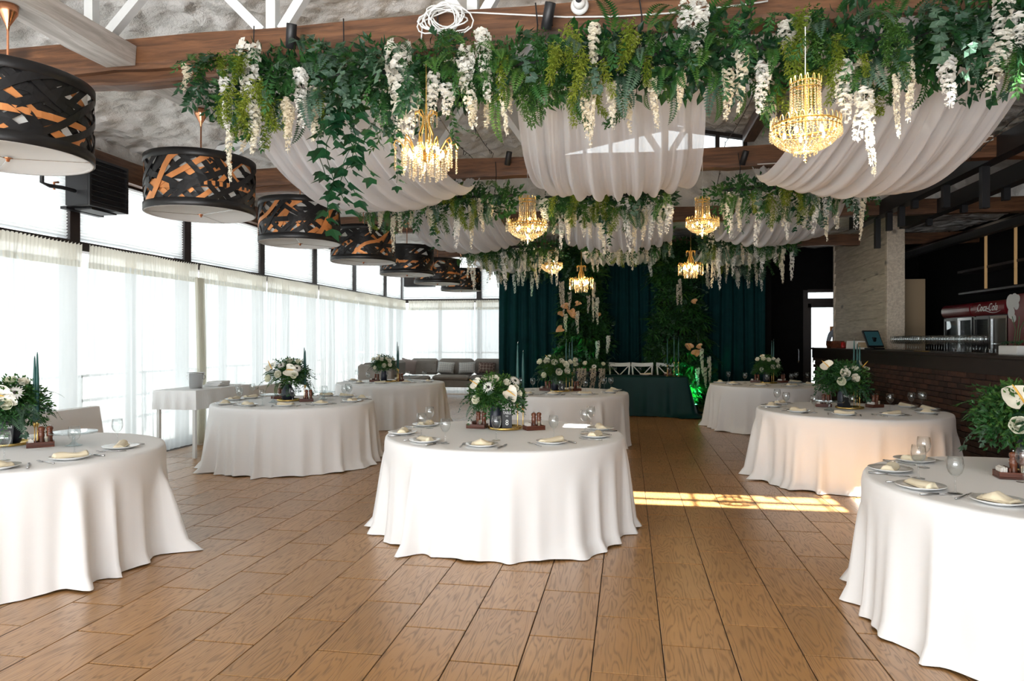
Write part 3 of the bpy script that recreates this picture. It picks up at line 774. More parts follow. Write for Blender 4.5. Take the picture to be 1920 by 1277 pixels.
# ================================================================== ROUND TABLES: floor-length cloths
ZT = .767; RT = .99
TABLES = {   # camera-frame X, Z of the table centre; phrase used in labels
    'T8': (-.0609, 5.778, 'the centre table with card 8'),
    'L2': (-2.757, 8.722, 'the table before the ice bucket'),
    'R2': (3.775, 7.682, 'the sunlit table by the bar'),
    'BL': (-2.235, 12.69, 'the table before the grey sofa'),
    'B4': (.746, 10.31, 'the table with card 4'),
    'BR': (4.488, 12.053, 'the table nearest the doorway'),
    'RF': (2.969, 3.656, 'the table cut by the right edge'),
    'LF': (-3.546, 4.845, 'the table cut by the left edge'),
}
FOLDS = {'T8': 31, 'L2': 32, 'R2': 33, 'BL': 34, 'B4': 35, 'BR': 36, 'RF': 37, 'LF': 38}
def round_cloth(seed, tz, flare=.035):
    rr = random.Random(seed); n = 300
    ks = [(k, rr.uniform(0, 6.28), a) for k, a in ((3, .5), (5, .5), (9, .5), (16, .8), (25, 1.0), (34, .55), (47, .25))]
    fb = [0] * n; lowf = [0] * n; up = [0] * n
    for i in range(n):
        t = 2 * PI * i / n
        w_ = 1.0 + .5 * sin(2 * t + ks[0][1])
        s = sum(a * sin(k * t + p + .7 * sin(2 * t + p)) for k, p, a in ks[2:]) * w_ / 1.7
        fb[i] = max(0, s) ** 1.3 * 1.3 - .45 * max(0, -s) - .18
        lowf[i] = .55 + .45 * sin(3 * t + ks[0][1]) + .3 * sin(5 * t + ks[1][1])
        up[i] = .06 + .16 * (sin(4 * t + ks[3][1]) * .5 + .5)
    rows = [0.0, .02, .045, .08, .14, .22, .31, .41, .51, .61, .71, .80, .88, .94, .98, 1.0]
    vs = []; fs = []
    tops = [0.0, .25, .5, .75, .9, .965, .99]
    vs.append((0, 0, tz))
    for r in tops[1:]:
        for i in range(n):
            t = 2 * PI * i / n
            z = tz - (.004 if r > .98 else 0) + .0008 * sin(7 * t + r * 20)
            vs.append((RT * r * cos(t), RT * r * sin(t), z))
    for q, t_ in enumerate(rows):
        for i in range(n):
            t = 2 * PI * i / n
            e = max(0.0, (t_ - up[i]) / (1 - up[i]))
            amp = .054 * e ** .65
            r = RT + .004 + flare * (.25 * t_ + .75 * t_ ** 3.5) * (.55 + .5 * lowf[i]) + amp * fb[i]
            z = (tz - .012) * (1 - t_)
            if t_ < .05: r -= .008 * (1 - t_ / .05)
            if t_ > .9:
                r += (t_ - .9) * .7 * max(0, lowf[i] - .6) + .018 * (t_ - .9) * 10 * max(0, fb[i]); z += .006 * (1 - t_) + .01
            z = max(z + (.014 * (sin(11 * t + ks[4][1]) * .5 + .5) if t_ > .97 else 0) - .008 * (t_ > .97), .006)
            vs.append((r * cos(t), r * sin(t), z))
    nr = len(tops) - 1 + len(rows)
    for i in range(n): fs.append((0, 1 + i, 1 + (i + 1) % n))
    for q in range(nr - 1):
        for i in range(n):
            a = 1 + q * n
            fs.append((a + i, a + n + i, a + n + (i + 1) % n, a + (i + 1) % n))
    m = MB(); m.add(vs, fs); return m
TC = {}
for key, (X, Z, ph) in TABLES.items():
    c = cw(X, Z); TC[key] = c
    lab = {'T8': 'white floor-length cloth on the round centre table with card 8', 'L2': 'white floor-length cloth on the round table before the ice bucket',
           'R2': 'white floor-length cloth on the sunlit round table by the brick bar', 'BL': 'white floor-length cloth on the round table before the grey sofa',
           'B4': 'white floor-length cloth on the round table with card 4', 'BR': 'white floor-length cloth on the round table nearest the doorway',
           'RF': 'large white floor-length tablecloth cut by the right picture edge', 'LF': 'large white floor-length tablecloth cut by the left picture edge'}[key]
    round_cloth(FOLDS[key], ZT).build('tablecloth', M['cloth'], smooth=True, loc=(c.x, c.y, 0), rot=(0, 0, FOLDS[key] * .7), label=lab, cat='tablecloth', group='white round tablecloths')

# ================================================================== TABLEWARE
def plate_mesh():
    return MB().lathe([(.001, .004), (.06, .004), (.07, .0), (.075, .0), (.085, .006), (.118, .017), (.121, .0195), (.119, .0215), (.085, .0115), (.07, .009), (.001, .009)], 32, cap0=False, cap1=False).mesh('plate', M['plate'], True)
PLATE = plate_mesh()
def napkin_mesh(kind):
    mb = MB(); nu, nv = 18, 9
    L_, W = (.215, .085) if kind != 2 else (.17, .12)
    def top(i, j, s):
        x = (i - .5) * L_; y = (j - .5) * W
        e = 1 - abs(2 * j - 1) ** 3
        if kind == 0: h = .030 * e + .006 * sin(i * 7) ; y += .014 * sin(i * 5 + .6)
        elif kind == 1: h = (.020 + .016 * i) * e; y += .02 * (i - .5); x += .012 * sin(j * 6)
        else: h = (.015 + .030 * max(0, 1 - abs(i - .45) * 2.6)) * e; y += .03 * (i - .5) ** 2
        h += .003 * sin(j * 22 + i * 4)
        sagz = -.010 * (2 * i - 1) ** 2 * 0
        return (x, y, (.0 + h + sagz) if s else 0.002)
    a = [top(i / (nu - 1), j / (nv - 1), 1) for j in range(nv) for i in range(nu)]
    b = [top(i / (nu - 1), j / (nv - 1), 0) for j in range(nv) for i in range(nu)]
    fs = []
    for j in range(nv - 1):
        for i in range(nu - 1):
            q = (j * nu + i, j * nu + i + 1, (j + 1) * nu + i + 1, (j + 1) * nu + i)
            fs.append(q); fs.append(tuple(nu * nv + k for k in reversed(q)))
    n2 = nu * nv
    for i in range(nu - 1):
        fs.append((i + 1, i, n2 + i, n2 + i + 1)); k = (nv - 1) * nu; fs.append((k + i, k + i + 1, n2 + k + i + 1, n2 + k + i))
    for j in range(nv - 1):
        fs.append((j * nu, (j + 1) * nu, n2 + (j + 1) * nu, n2 + j * nu)); k = nu - 1; fs.append(((j + 1) * nu + k, j * nu + k, n2 + j * nu + k, n2 + (j + 1) * nu + k))
    mb.add(a + b, fs)
    # folded hem layer peeking out
    mb.box(-L_ * .44, L_ * .40, -W * .56, W * .30, .001, .007, bev=.002)
    return mb.mesh('napkin', M['napkin'], True)
NAP = [napkin_mesh(k) for k in range(3)]
def glass_mesh():
    out = [(.001, .0), (.033, .0), (.034, .0015), (.025, .004), (.010, .007), (.0048, .013), (.0042, .045), (.0045, .075), (.007, .083), (.020, .093), (.031, .108), (.0375, .128), (.039, .145), (.037, .165), (.0335, .188)]
    inn = [(.032, .188), (.0355, .165), (.0375, .145), (.036, .128), (.029, .109), (.018, .096), (.001, .089)]
    return MB().lathe(out + inn, 22, cap0=False, cap1=False).mesh('wine_glass', M['glass'], True)
GLASS = glass_mesh()
def fork_mesh():
    m = MB()
    m.tube([(0, -.095, .004), (0, -.03, .003), (0, .02, .007), (0, .04, .005)], [.0055, .004, .003, .004], 6)
    m.box(-.011, .011, .038, .052, .003, .006)
    for k in range(4): m.tube([(-.0095 + k * .0063, .05, .0045), (-.0095 + k * .0063, .075, .004), (-.0085 + k * .0056, .096, .008)], [.0019, .0018, .001], 4)
    return m.mesh('fork', M['silver'], True)
def knife_mesh():
    m = MB()
    m.tube([(0, -.105, .005), (0, -.06, .006), (0, -.005, .0045)], [.0055, .0068, .0045], 6)
    m.add([(-.006, -.005, .003), (.007, -.005, .003), (.009, .06, .003), (.004, .11, .003), (-.006, .10, .003), (-.006, -.005, .006), (.006, -.005, .005), (.008, .06, .005), (.004, .11, .004), (-.006, .10, .006)],
          [(4, 3, 2, 1, 0), (5, 6, 7, 8, 9), (0, 1, 6, 5), (1, 2, 7, 6), (2, 3, 8, 7), (3, 4, 9, 8), (4, 0, 5, 9)])
    return m.mesh('knife', M['silver'], True)
FORK, KNIFE = fork_mesh(), knife_mesh()

PL = {
 'T8': [(904, 837), (1034, 831.6), (1115.6, 820), (1138, 805.4), (797, 829), (755, 813.8), (786, 797.8)],
 'L2': [(422, 758.4), (415.7, 750.0), (465, 761), (535, 761.7), (602, 758.4), (660, 753.4), (682, 748), (669, 742.5), (625, 740.5), (454, 746.0)],
 'R2': [(1446.4, 762.8), (1441, 756.0), (1496.6, 772.8), (1583, 778.3), (1672, 779), (1738.4, 775.3), (1762, 769), (1743, 761.5)],
 'RF': [(1669, 883.5), (1698, 863), (1726, 916), (1872, 944)],
 'B4': [(1036.7, 740), (1096, 740), (1143.6, 736.5), (1162, 732.5), (986, 740), (966, 736)],
 'BL': [(712.4, 719), (762, 718), (801.7, 716.3), (674, 718.3), (648, 714)],
 'BR': [(1350, 718.0), (1375, 720.9), (1425, 723.4), (1484.5, 724.3), (1519, 721.7), (1504, 716.5)],
 'LF': [(132, 861), (226, 841), (-4, 879)],
}
GL = {
 'T8': [(790, 818.4), (805.6, 803.4), (835, 832.4), (930.4, 826), (1038, 824.5), (1096.7, 810), (1108.5, 802)],
 'L2': [(439, 747.5), (449, 756), (459, 745), (490, 760), (548, 756.5), (608.4, 751), (645.6, 750), (652, 746), (661.6, 748.5)],
 'R2': [(1462, 758), (1474, 767), (1525.6, 774), (1598, 774), (1669, 771), (1710, 764), (1720, 768), (1733, 767)],
 'RF': [(1722, 897.7), (1732, 877.5), (1791, 926), (1919, 905)],
 'B4': [(999, 732), (1049.7, 736.5), (1098, 735.7), (1133, 731), (1147, 730.5), (978, 731)],
 'BL': [(724.6, 716), (764, 716), (795.5, 714.6), (690, 717), (665, 713)],
 'BR': [(1365.5, 716), (1397, 719), (1438, 721.5), (1484, 720.5), (1493.4, 717), (1519, 718)],
 'LF': [(8, 864), (139.5, 851), (220, 833)],
}
def clampT(p, c, rmax):
    d = Vector((p.x - c.x, p.y - c.y, 0))
    if d.length > rmax: d = d.normalized() * rmax
    return Vector((c.x + d.x, c.y + d.y, ZT))
rn = random.Random(5)
placed = {}
for key in TABLES:
    c = TC[key]; ph = TABLES[key][2]; circ = []
    pts = sorted([(u, clampT(onz(u, v, ZT), c, RT - .135)) for u, v in PL[key]], key=lambda q: q[0])
    # keep neighbouring plates from overlapping
    pp = [p for _, p in pts]
    for it in range(30):
        for i in range(len(pp)):
            for j in range(i):
                d = pp[i] - pp[j]; d.z = 0
                if 1e-4 < d.length < .265:
                    m = d.normalized() * (.265 - d.length) * .5
                    pp[i] = clampT(pp[i] + m, c, RT - .135); pp[j] = clampT(pp[j] - m, c, RT - .135)
    placed[key] = pp
    for i, p in enumerate(pp):
        o_ = ordn[i]; z = ZT + .002
        rad_ = Vector((p.x - c.x, p.y - c.y, 0)).normalized(); a = math.atan2(rad_.y, rad_.x)
        O('dinner_plate', PLATE, loc=(p.x, p.y, z), label='white dinner plate, %s from left on %s' % (o_, ph), cat='plate', group='plates on ' + ph)
        k = rn.choice([0, 0, 1, 2]) if key != 'T8' else [0, 0, 1, 2, 1, 0, 0][i % 7]
        O('napkin', NAP[k], loc=(p.x, p.y, z + .0125), rot=(0, 0, a + PI / 2 + rn.uniform(-.3, .3)), scale=(.88, .88, 1), label='folded cream napkin on the %s plate from left, %s' % (o_, ph), cat='napkin', group='napkins on ' + ph)
        tang = Vector((-rad_.y, rad_.x, 0))   # seated guest's right hand is along -tang... facing the centre
        rt = Vector((-rad_.x, -rad_.y, 0)).cross(Vector((0, 0, 1)))
        for nm, me, s in (('fork', FORK, -1), ('knife', KNIFE, 1)):
            q = p + rt * (s * .152)
            if Vector((q.x - c.x, q.y - c.y, 0)).length > RT - .10: q = clampT(q, c, RT - .105)
            if min([(q - r_).length for jj, r_ in enumerate(pp) if jj != i] + [9]) < .128: continue
            O(nm, me, loc=(q.x, q.y, z), rot=(0, 0, a + PI / 2 + rn.uniform(-.12, .12)), label='steel %s beside the %s plate from left, %s' % (nm, o_, ph), cat=nm, group=nm + 's on ' + ph)
    gl = sorted(GL[key])
    gp = []
    for u, v in gl:
        p = clampT(onz(u, v, ZT), c, RT - .05)
        for it in range(12):
            for r_ in pp:
                d = p - r_; d.z = 0
                if d.length < .158: p = r_ + (d.normalized() if d.length > 1e-3 else Vector((0, 1, 0))) * .160; p.z = ZT
            for r_ in gp:
                d = p - r_; d.z = 0
                if d.length < .082: p = r_ + (d.normalized() if d.length > 1e-3 else Vector((1, 0, 0))) * .084; p.z = ZT
        p = clampT(p, c, RT - .04); gp.append(p)
    for i, p in enumerate(gp):
        O('wine_glass', GLASS, loc=(p.x, p.y, ZT + .002), label='clear wine glass, %s from left on %s' % (ordn[i], ph), cat='glass', group='wine glasses on ' + ph)
# ================================================================== FOLIAGE PIECES (shared meshes)
fr = random.Random(21)
def arc(L_, a0, a1, n, side=0.0):
    """curve leaving along +X at pitch a0 ending at pitch a1"""
    p = Vector((0, 0, 0)); out = [p.copy()]; ds = []
    for i in range(n):
        t = (i + .5) / n; a = a0 + (a1 - a0) * t
        d = Vector((cos(a), side * t, sin(a))).normalized(); p = p + d * (L_ / n); out.append(p.copy()); ds.append(d)
    return out, ds
def frond_mesh(L_=.36, n=19, a0=.5, a1=-1.4, wid=.075, mat='fern'):
    m = MB(); pts, ds = arc(L_, a0, a1, n, .1)
    m.tube(pts, [.0022 * (1 - i / (n + 1)) + .0006 for i in range(n + 1)], 3, False)
    for i in range(1, n):
        t = i / n; l = wid * (sin(PI * min(1, t * .85 + .18))) ** .8
        up = ds[i].cross(Vector((0, 1, 0))) * -1
        for s in (-1, 1):
            d = (Vector((0, s, 0)) + ds[i] * .35 + up * .05)
            m.leaf(pts[i], d, up, l, L_ / n * .95, .05, .12)
    return m.mesh('fern_frond', M[mat])
def sprig_mesh(L_=.34, n=13, leaf=.075, w=.028, a0=.4, a1=-1.2, mat='leafmid', roundish=False, name='leaf_sprig'):
    m = MB(); pts, ds = arc(L_, a0, a1, n, fr.uniform(-.25, .25))
    m.tube(pts, [.003 * (1 - i / (n + 1)) + .0008 for i in range(n + 1)], 3, False)
    for i in range(1, n + 1):
        d0 = ds[min(i, n - 1)]; up = d0.cross(Vector((0, 1, 0))) * -1
        for s in ((-1, 1) if not i % 3 else (1 if i % 2 else -1,)):
            d = d0 * fr.uniform(.3, .9) + Vector((0, s * fr.uniform(.6, 1.0), 0)) + up * fr.uniform(-.2, .5)
            l = leaf * fr.uniform(.75, 1.15)
            m.leaf(pts[i], d, up + Vector((0, fr.uniform(-.4, .4), 0)), l, (l * .78 if roundish else w), .12, .2)
        if i == n: m.leaf(pts[i], d0, up, leaf, w, .1, .2)
    return m.mesh(name, M[mat])
def lime_mesh(L_=.34, mat='lime'):
    m = MB(); n = 11; pts, ds = arc(L_, .2, -1.5, n)
    m.tube(pts, .0016, 3, False)
    for i in range(1, n + 1):
        t = i / n; bl = .095 * (1 - .55 * t)
        for s in range(4):
            a = s * PI / 2 + i * .9
            d0 = ds[min(i, n - 1)]; o = Vector((0, cos(a), 0)) + d0.cross(Vector((0, 1, 0))) * sin(a)
            d = (o + d0 * .8 + Vector((0, 0, -.35))).normalized()
            for q in range(5):
                p = pts[i] + d * (bl * (q + 1) / 5)
                for z in range(2):
                    e = Vector((fr.uniform(-1, 1), fr.uniform(-1, 1), fr.uniform(-.9, .4)))
                    e = (e.normalized() + d * .8).normalized() * .022
                    sd = e.cross(Vector((fr.uniform(-1, 1), 1, fr.uniform(-1, 1)))).normalized() * .0042
                    m.add([p - sd, p + sd, p + e + sd * .5, p + e - sd * .5], [(0, 1, 2, 3)])
    return m.mesh('asparagus_fern', M[mat])
def ivy_leaf(m, p, d, n, s):
    p = Vector(p); d = Vector(d).normalized(); sd = d.cross(Vector(n))
    sd = sd.normalized() if sd.length > 1e-3 else d.orthogonal(); n = sd.cross(d)
    q = [(0, 0), (-.42, .05), (-.50, .38), (-.22, .42), (0, 1), (.22, .42), (.50, .38), (.42, .05)]
    vs = [p + sd * (a * s) + d * (b * s) + n * (-.35 * s * abs(a)) for a, b in q] + [p + d * (.35 * s)]
    m.add(vs, [(8, i, (i + 1) % 8) for i in range(8)])
def ivy_mesh(L_=.5, n=16):
    m = MB(); pts = [Vector((.03 * sin(i * .8), .03 * cos(i * .7), -L_ * i / n)) for i in range(n + 1)]
    m.tube(pts, .002, 3, False)
    for i in range(n + 1):
        a = i * 2.4 + fr.uniform(-.4, .4)
        d = Vector((cos(a), sin(a), -.75)); ivy_leaf(m, pts[i] + d * .02, d, (d.x, d.y, .9), fr.uniform(.055, .085))
    return m.mesh('ivy_trail', M['ivy'])
def wist_mesh(L_=.5, r0=.042, mat='petal', dens=1.0, seed=0):
    q = random.Random(seed); m = MB(); n = int(L_ / .019)
    m.tube([(.012 * sin(z * 5), .01 * cos(z * 4), -L_ * z) for z in [k / 6 for k in range(7)]], .0018, 3, False)
    for i in range(n):
        t = i / n; z = -L_ * (t * .98 + .01); r = r0 * (1 - .62 * t ** 1.4) * q.uniform(.8, 1.15)
        for k in range(int(5 * dens) if t < .7 else 3):
            a = q.uniform(0, 6.28); o = Vector((cos(a), sin(a), q.uniform(-.5, .3)))
            c = Vector((.012 * sin(t * 5) + o.x * r, .01 * cos(t * 4) + o.y * r, z + q.uniform(-.008, .008)))
            s = .024 * (1.1 - .55 * t) * q.uniform(.8, 1.2)
            u = o.cross(Vector((0, 0, 1))).normalized(); v = u.cross(o).normalized()
            b = q.uniform(-.6, .6); u, v = u * cos(b) + v * sin(b), v * cos(b) - u * sin(b)
            # two-lobed floret with a standard petal and a keel
            m.add([c - o * s * .3, c + u * s + v * s * .25, c + v * s * .95 + o * s * .25, c - u * s + v * s * .25], [(0, 1, 2, 3)])
            m.add([c - o * s * .2, c + u * s * .7 - v * s * .15 + o * s * .45, c - v * s * .8 + o * s * .55, c - u * s * .7 - v * s * .15 + o * s * .45], [(0, 1, 2, 3)])
    return m.mesh('flower_strand', M[mat])
def clump_mesh(n=90, R0=.17, leaf=(.06, .10), mat='leafdark', seed=1, w=.5, name='leaf_clump'):
    q = random.Random(seed); m = MB()
    for i in range(n):
        d = Vector((q.gauss(0, 1), q.gauss(0, 1), q.gauss(0, 1))).normalized()
        p = d * (R0 * q.random() ** .4) ; l = q.uniform(*leaf)
        dd = (d + Vector((q.uniform(-.6, .6), q.uniform(-.6, .6), q.uniform(-.9, .3)))).normalized()
        m.leaf(p, dd, Vector((q.uniform(-1, 1), q.uniform(-1, 1), 1)), l, l * w, .15, .2)
    return m.mesh(name, M[mat])
def palm_mesh(L_=.42, n=7, mat='leafmid'):
    m = MB()
    for i in range(n):
        a = (i - (n - 1) / 2) * .32
        d = Vector((cos(a), sin(a), fr.uniform(-.1, .25))); m.leaf((0, 0, 0), d, (0, 0, 1), L_ * fr.uniform(.75, 1), .055, .12, .25)
    return m.mesh('broad_leaf_spray', M[mat])
A = {}
A['frond'] = [frond_mesh(), frond_mesh(.44, 23, .2, -1.55, .06), frond_mesh(.30, 16, .7, -1.0, .09)]
A['fernmid'] = [frond_mesh(.34, 17, .5, -1.3, .085, 'leafmid'), frond_mesh(.40, 20, .3, -1.5, .065, 'leafgrey')]
A['sprig'] = [sprig_mesh(), sprig_mesh(.40, 16, .06, .022), sprig_mesh(.30, 11, .085, .034, mat='leafdark'), sprig_mesh(.42, 18, .05, .016, .2, -1.5, 'leafmid')]
A['euc'] = [sprig_mesh(.36, 12, .06, .05, .2, -1.4, 'leafgrey', True, 'eucalyptus_sprig'), sprig_mesh(.30, 10, .07, .05, .4, -1.2, 'leafdark', True, 'eucalyptus_sprig')]
A['lime'] = [lime_mesh(), lime_mesh(.42), lime_mesh(.36, 'fern')]
A['ivy'] = [ivy_mesh(.5), ivy_mesh(.38, 13)]
A['wist'] = [wist_mesh(.5, .040, 'petal', 1, 1), wist_mesh(.5, .030, 'petalc', .8, 2), wist_mesh(.5, .048, 'petal', 1.3, 3), wist_mesh(.5, .034, 'petalc', 1, 4)]
A['clump'] = [clump_mesh(seed=1), clump_mesh(seed=2, mat='leafmid'), clump_mesh(80, .16, (.05, .08), 'leafdark', 3, .7)]
A['fine'] = [clump_mesh(220, .13, (.022, .04), 'leafmid', 5, .45, 'fine_greenery'), clump_mesh(220, .13, (.022, .04), 'fern', 6, .45, 'fine_greenery')]
A['palm'] = [palm_mesh(), palm_mesh(.36, 5, 'leafdark'), palm_mesh(.40, 6, 'fern')]
A['strap'] = [clump_mesh(26, .06, (.22, .38), 'leafdark', 8, .15, 'blade_leaves'), clump_mesh(22, .06, (.2, .34), 'leafmid', 9, .18, 'blade_leaves')]
def put(par, kind, p, d, s=1.0, rnd=None, roll=None, i=None, **k):
    """place a foliage piece with its +X along direction d"""
    rnd = rnd or fr
    me = A[kind][rnd.randrange(len(A[kind])) if i is None else i]
    q = Vector(d).to_track_quat('X', 'Z')
    o = O(me.name, me, par, loc=p, scale=s, **k)
    o.rotation_mode = 'QUATERNION'
    o.rotation_quaternion = q @ Matrix.Rotation(rnd.uniform(-.5, .5) if roll is None else roll, 3, 'X').to_quaternion()
    return o
def hang(par, kind, p, s, rnd=None, i=None, sz=None):
    rnd = rnd or fr
    me = A[kind][rnd.randrange(len(A[kind])) if i is None else i]
    return O(me.name, me, par, loc=p, rot=(rnd.uniform(-.06, .06), rnd.uniform(-.06, .06), rnd.uniform(0, 6.28)), scale=(s, s, sz or s))

def garland(x0, x1, y, z, lab, seed, ry=.20, rz=.17, dens=1.0, strands=(), nwist=0, wl=(.25, .55), cords=(), lights=1.0):
    q = random.Random(seed)
    g = T('greenery_garland', lab, 'garland', (x0, y, z), group='hanging flower garlands')
    L_ = x1 - x0
    # core rod wound in leaves
    MB().tube([(0, 0, .02), (L_, 0, .02)], .02, 6).build('support_rod', M['black'], g)
    n = int(L_ / .10 * dens)
    for i in range(n):
        p = (L_ * (i + q.random()) / n, q.uniform(-.4, .4) * ry, q.uniform(-.7, .5) * rz)
        O('leaf_clump', A['clump'][q.randrange(3)], g, loc=p, rot=(q.uniform(0, 6), q.uniform(0, 6), q.uniform(0, 6)), scale=q.uniform(.8, 1.15), kind='stuff')
    def surf(lowbias=.3):
        a = q.uniform(-.55 * PI, 1.0 * PI) if q.random() > lowbias else q.uniform(-.8 * PI, -.2 * PI)
        # a: angle in the y-z section, -y is towards the viewer side
        a = q.gauss(PI * 1.12, .75)
        return Vector((0, cos(a) * ry, sin(a) * rz)), Vector((q.uniform(-.6, .6), cos(a), min(.25, sin(a) * .7)))
    # colour rhythm along the length: runs of one plant as in a florist's garland
    kinds = ['frond', 'sprig', 'lime', 'fernmid', 'euc', 'sprig', 'frond', 'fine', 'lime', 'fernmid']
    m = int(L_ * 50 * dens)
    off = q.uniform(0, 10)
    for i in range(m):
        x = L_ * (i + q.random()) / m
        kk = kinds[int((x * 2.6 + off + q.gauss(0, .55)) % len(kinds))]
        if q.random() < .12: kk = q.choice(['frond', 'sprig', 'euc', 'fernmid'])
        s_, d_ = surf()
        s = q.uniform(.6, .95)
        if kk == 'fine':
            O('fine_greenery', A['fine'][q.randrange(2)], g, loc=(x, s_.y, s_.z - .05), rot=(0, 0, q.uniform(0, 6)), scale=(s * .8, s * .8, s * 1.1), kind='stuff')
        else:
            if kk == 'lime': d_ = Vector((d_.x * .6, d_.y, d_.z - .35)); s *= .95
            put(g, kk, (x, s_.y, s_.z), d_, s, q)
    for (x, dz, ln, th, dy) in strands:
        i_ = 2 if th > 1.15 else (0 if th > .9 else q.choice((1, 3)))
        hang(g, 'wist', (x - x0, -ry * .95 + dy, dz - z), th, q, i_, sz=ln / .5)
    for i in range(nwist):
        x = L_ * (i + q.random()) / nwist
        ln = q.uniform(*wl); hang(g, 'wist', (x, q.uniform(-1.0, .9) * ry, -rz * q.uniform(.2, .9)), q.uniform(.75, 1.1), q, None, sz=ln / .5)
    for x, kind, dz, s in cords: hang(g, kind, (x - x0, -ry, dz), s, q)
    for i in range(int(L_ / .7) + 1):
        x = .25 + i * .7
        if x < L_ - .1: MB().tube([(x, .05, .02), (x + .02, .06, .3), (x, .10, .47)], .005, 4).build('hanging_cord', M['black'], g)
    return g
# front garland: strand list from the picture (x position, top height, length, thickness)
def st(u, v0, v1, th, y=4.42):
    a = ony(u, v0, y); b = ony(u, v1, y); return (a.x, a.z, a.z - b.z, th, 0)
row1 = [st(352, 125, 175, .8), st(427, 150, 250, 1.0), st(435, 250, 345, .6), st(470, 85, 280, 1.25), st(480, 200, 295, .9), st(568, 135, 245, 1.05), st(540, 190, 290, .8), st(545, 200, 260, .7),
        st(750, 85, 275, 1.35), st(772, 150, 270, 1.1), st(812, 140, 235, .95), st(838, 160, 220, 1.0), st(876, 95, 245, 1.15), st(907, 60, 195, 1.1), st(885, 190, 240, .8), st(945, 150, 260, .65),
        st(1112, 50, 140, .9), st(1113, 140, 280, .55), st(1100, 150, 260, .8), st(1148, 160, 245, .75), st(1225, 150, 250, .7), st(1275, 140, 210, .65), st(1290, 8, 110, 1.1), st(1308, 0, 115, 1.1),
        st(1363, 135, 230, .85), st(1388, 100, 215, .9), st(1427, 120, 215, .95), st(1475, 45, 115, 1.0), st(1497, 40, 75, 1.2), st(1505, 70, 130, .8), st(1582, 120, 235, 1.15), st(1615, 170, 270, 1.1), st(1628, 200, 335, .75),
        st(1676, 145, 262, .55), st(1700, 75, 110, .9), st(1704, 120, 235, .7), st(1775, 110, 208, 1.0), st(1865, 70, 175, 1.2), st(1880, 0, 110, 1.15), st(1905, 30, 120, 1.0)]
garland(-2.98, 2.62, 4.60, 3.40, 'longest lush garland on the nearest beam with white wisteria', 31, .21, .18, 1.25, row1, 8, (.2, .4),
        [(-1.9, 'ivy', -.10, 1.7), (-2.05, 'ivy', -.15, 1.6), (-1.98, 'ivy', -.22, 1.7), (-1.86, 'ivy', -.28, 1.6), (-1.75, 'ivy', -.2, 1.4), (-2.62, 'ivy', -.1, .9), (-1.55, 'ivy', -.3, 1.0)])
def gpos(u0, u1, y): return ony(u0, 400, y).x, ony(u1, 400, y).x
for (u0, u1, y, z, lab, sd, nw, wl) in (
        (690, 962, 8.42, 3.32, 'garland at left on the second beam over drum lamps', 41, 14, (.25, .55)),
        (1022, 1262, 8.42, 3.28, 'garland in the middle on the second beam under widest drape', 42, 18, (.25, .65)),
        (1345, 1635, 8.42, 3.30, 'garland at right on the second beam near black frame', 43, 14, (.25, .6)),
        (868, 1050, 12.2, 3.20, 'garland at left on the third beam before teal velvet', 44, 14, (.3, .7)),
        (1105, 1255, 12.2, 3.30, 'garland in the middle on the third beam above head table', 45, 9, (.25, .5)),
        (1315, 1492, 12.2, 3.25, 'garland at right on the third beam with long white strands', 46, 13, (.3, .75)),
        (925, 1035, 16.0, 3.3, 'farthest garland at left over the teal velvet', 47, 8, (.3, .7)),
        (1340, 1440, 16.0, 3.3, 'farthest garland at right over the teal velvet', 48, 7, (.3, .7))):
    x0, x1 = gpos(u0, u1, y)
    garland(x0, x1, y, z, lab, sd, .19, .17, .80, (), nw, wl, [((x0 + x1) / 2, 'ivy', -.1, 1.0)] if y < 12 else [])

# ================================================================== FLOWERS for bouquets
def anthurium_mesh():
    m = MB(); n = 24; vs = [(0, 0, 0)]
    for r in (.35, .7, 1):
        for i in range(n):
            t = 2 * PI * i / n
            x = .058 * (1.0 + .25 * max(0, cos(t)) ** 4 - .5 * max(0, -cos(t)) ** 9) * cos(t) + .010; y = .050 * sin(t) * (1.08 - .22 * cos(t))
            vs.append((x * r, y * r, .016 * r * r * (.4 + abs(sin(t))) - .022 * max(0, x * r / .07) ** 2 + .002 * sin(t * 9) * r))
    fs = [(0, 1 + i, 1 + (i + 1) % n) for i in range(n)] + [(1 + k * n + i, 1 + n + k * n + i, 1 + n + k * n + (i + 1) % n, 1 + k * n + (i + 1) % n) for k in range(2) for i in range(n)]
    m.add(vs, fs); return m
SPATHE = anthurium_mesh().mesh('spathe', M['spathe'], True); SPATHEP = anthurium_mesh().mesh('spathe', M['peach'], True)
SPADIX = MB().tube([(-.02, 0, .003), (.0, 0, .022), (.03, 0, .042), (.045, 0, .05)], [.003, .0042, .0036, .0015], 7).mesh('spadix', M['spadix'], True)
def gerb_mesh():
    m = MB()
    for ring, (n, L_, tilt) in enumerate(((16, .042, .25), (12, .030, .5))):
        for i in range(n):
            a = 2 * PI * i / n + ring * .2; d = Vector((cos(a), sin(a), tilt)); m.leaf(d * .008, d, (0, 0, 1), L_, .014, .1, .25)
    return m.mesh('gerbera_petals', M['petal'])
GERB = gerb_mesh(); GEYE = MB().ball((0, 0, .006), .012, 10, 6, (1, 1, .6)).mesh('dark_centre', M['flowereye'], True)
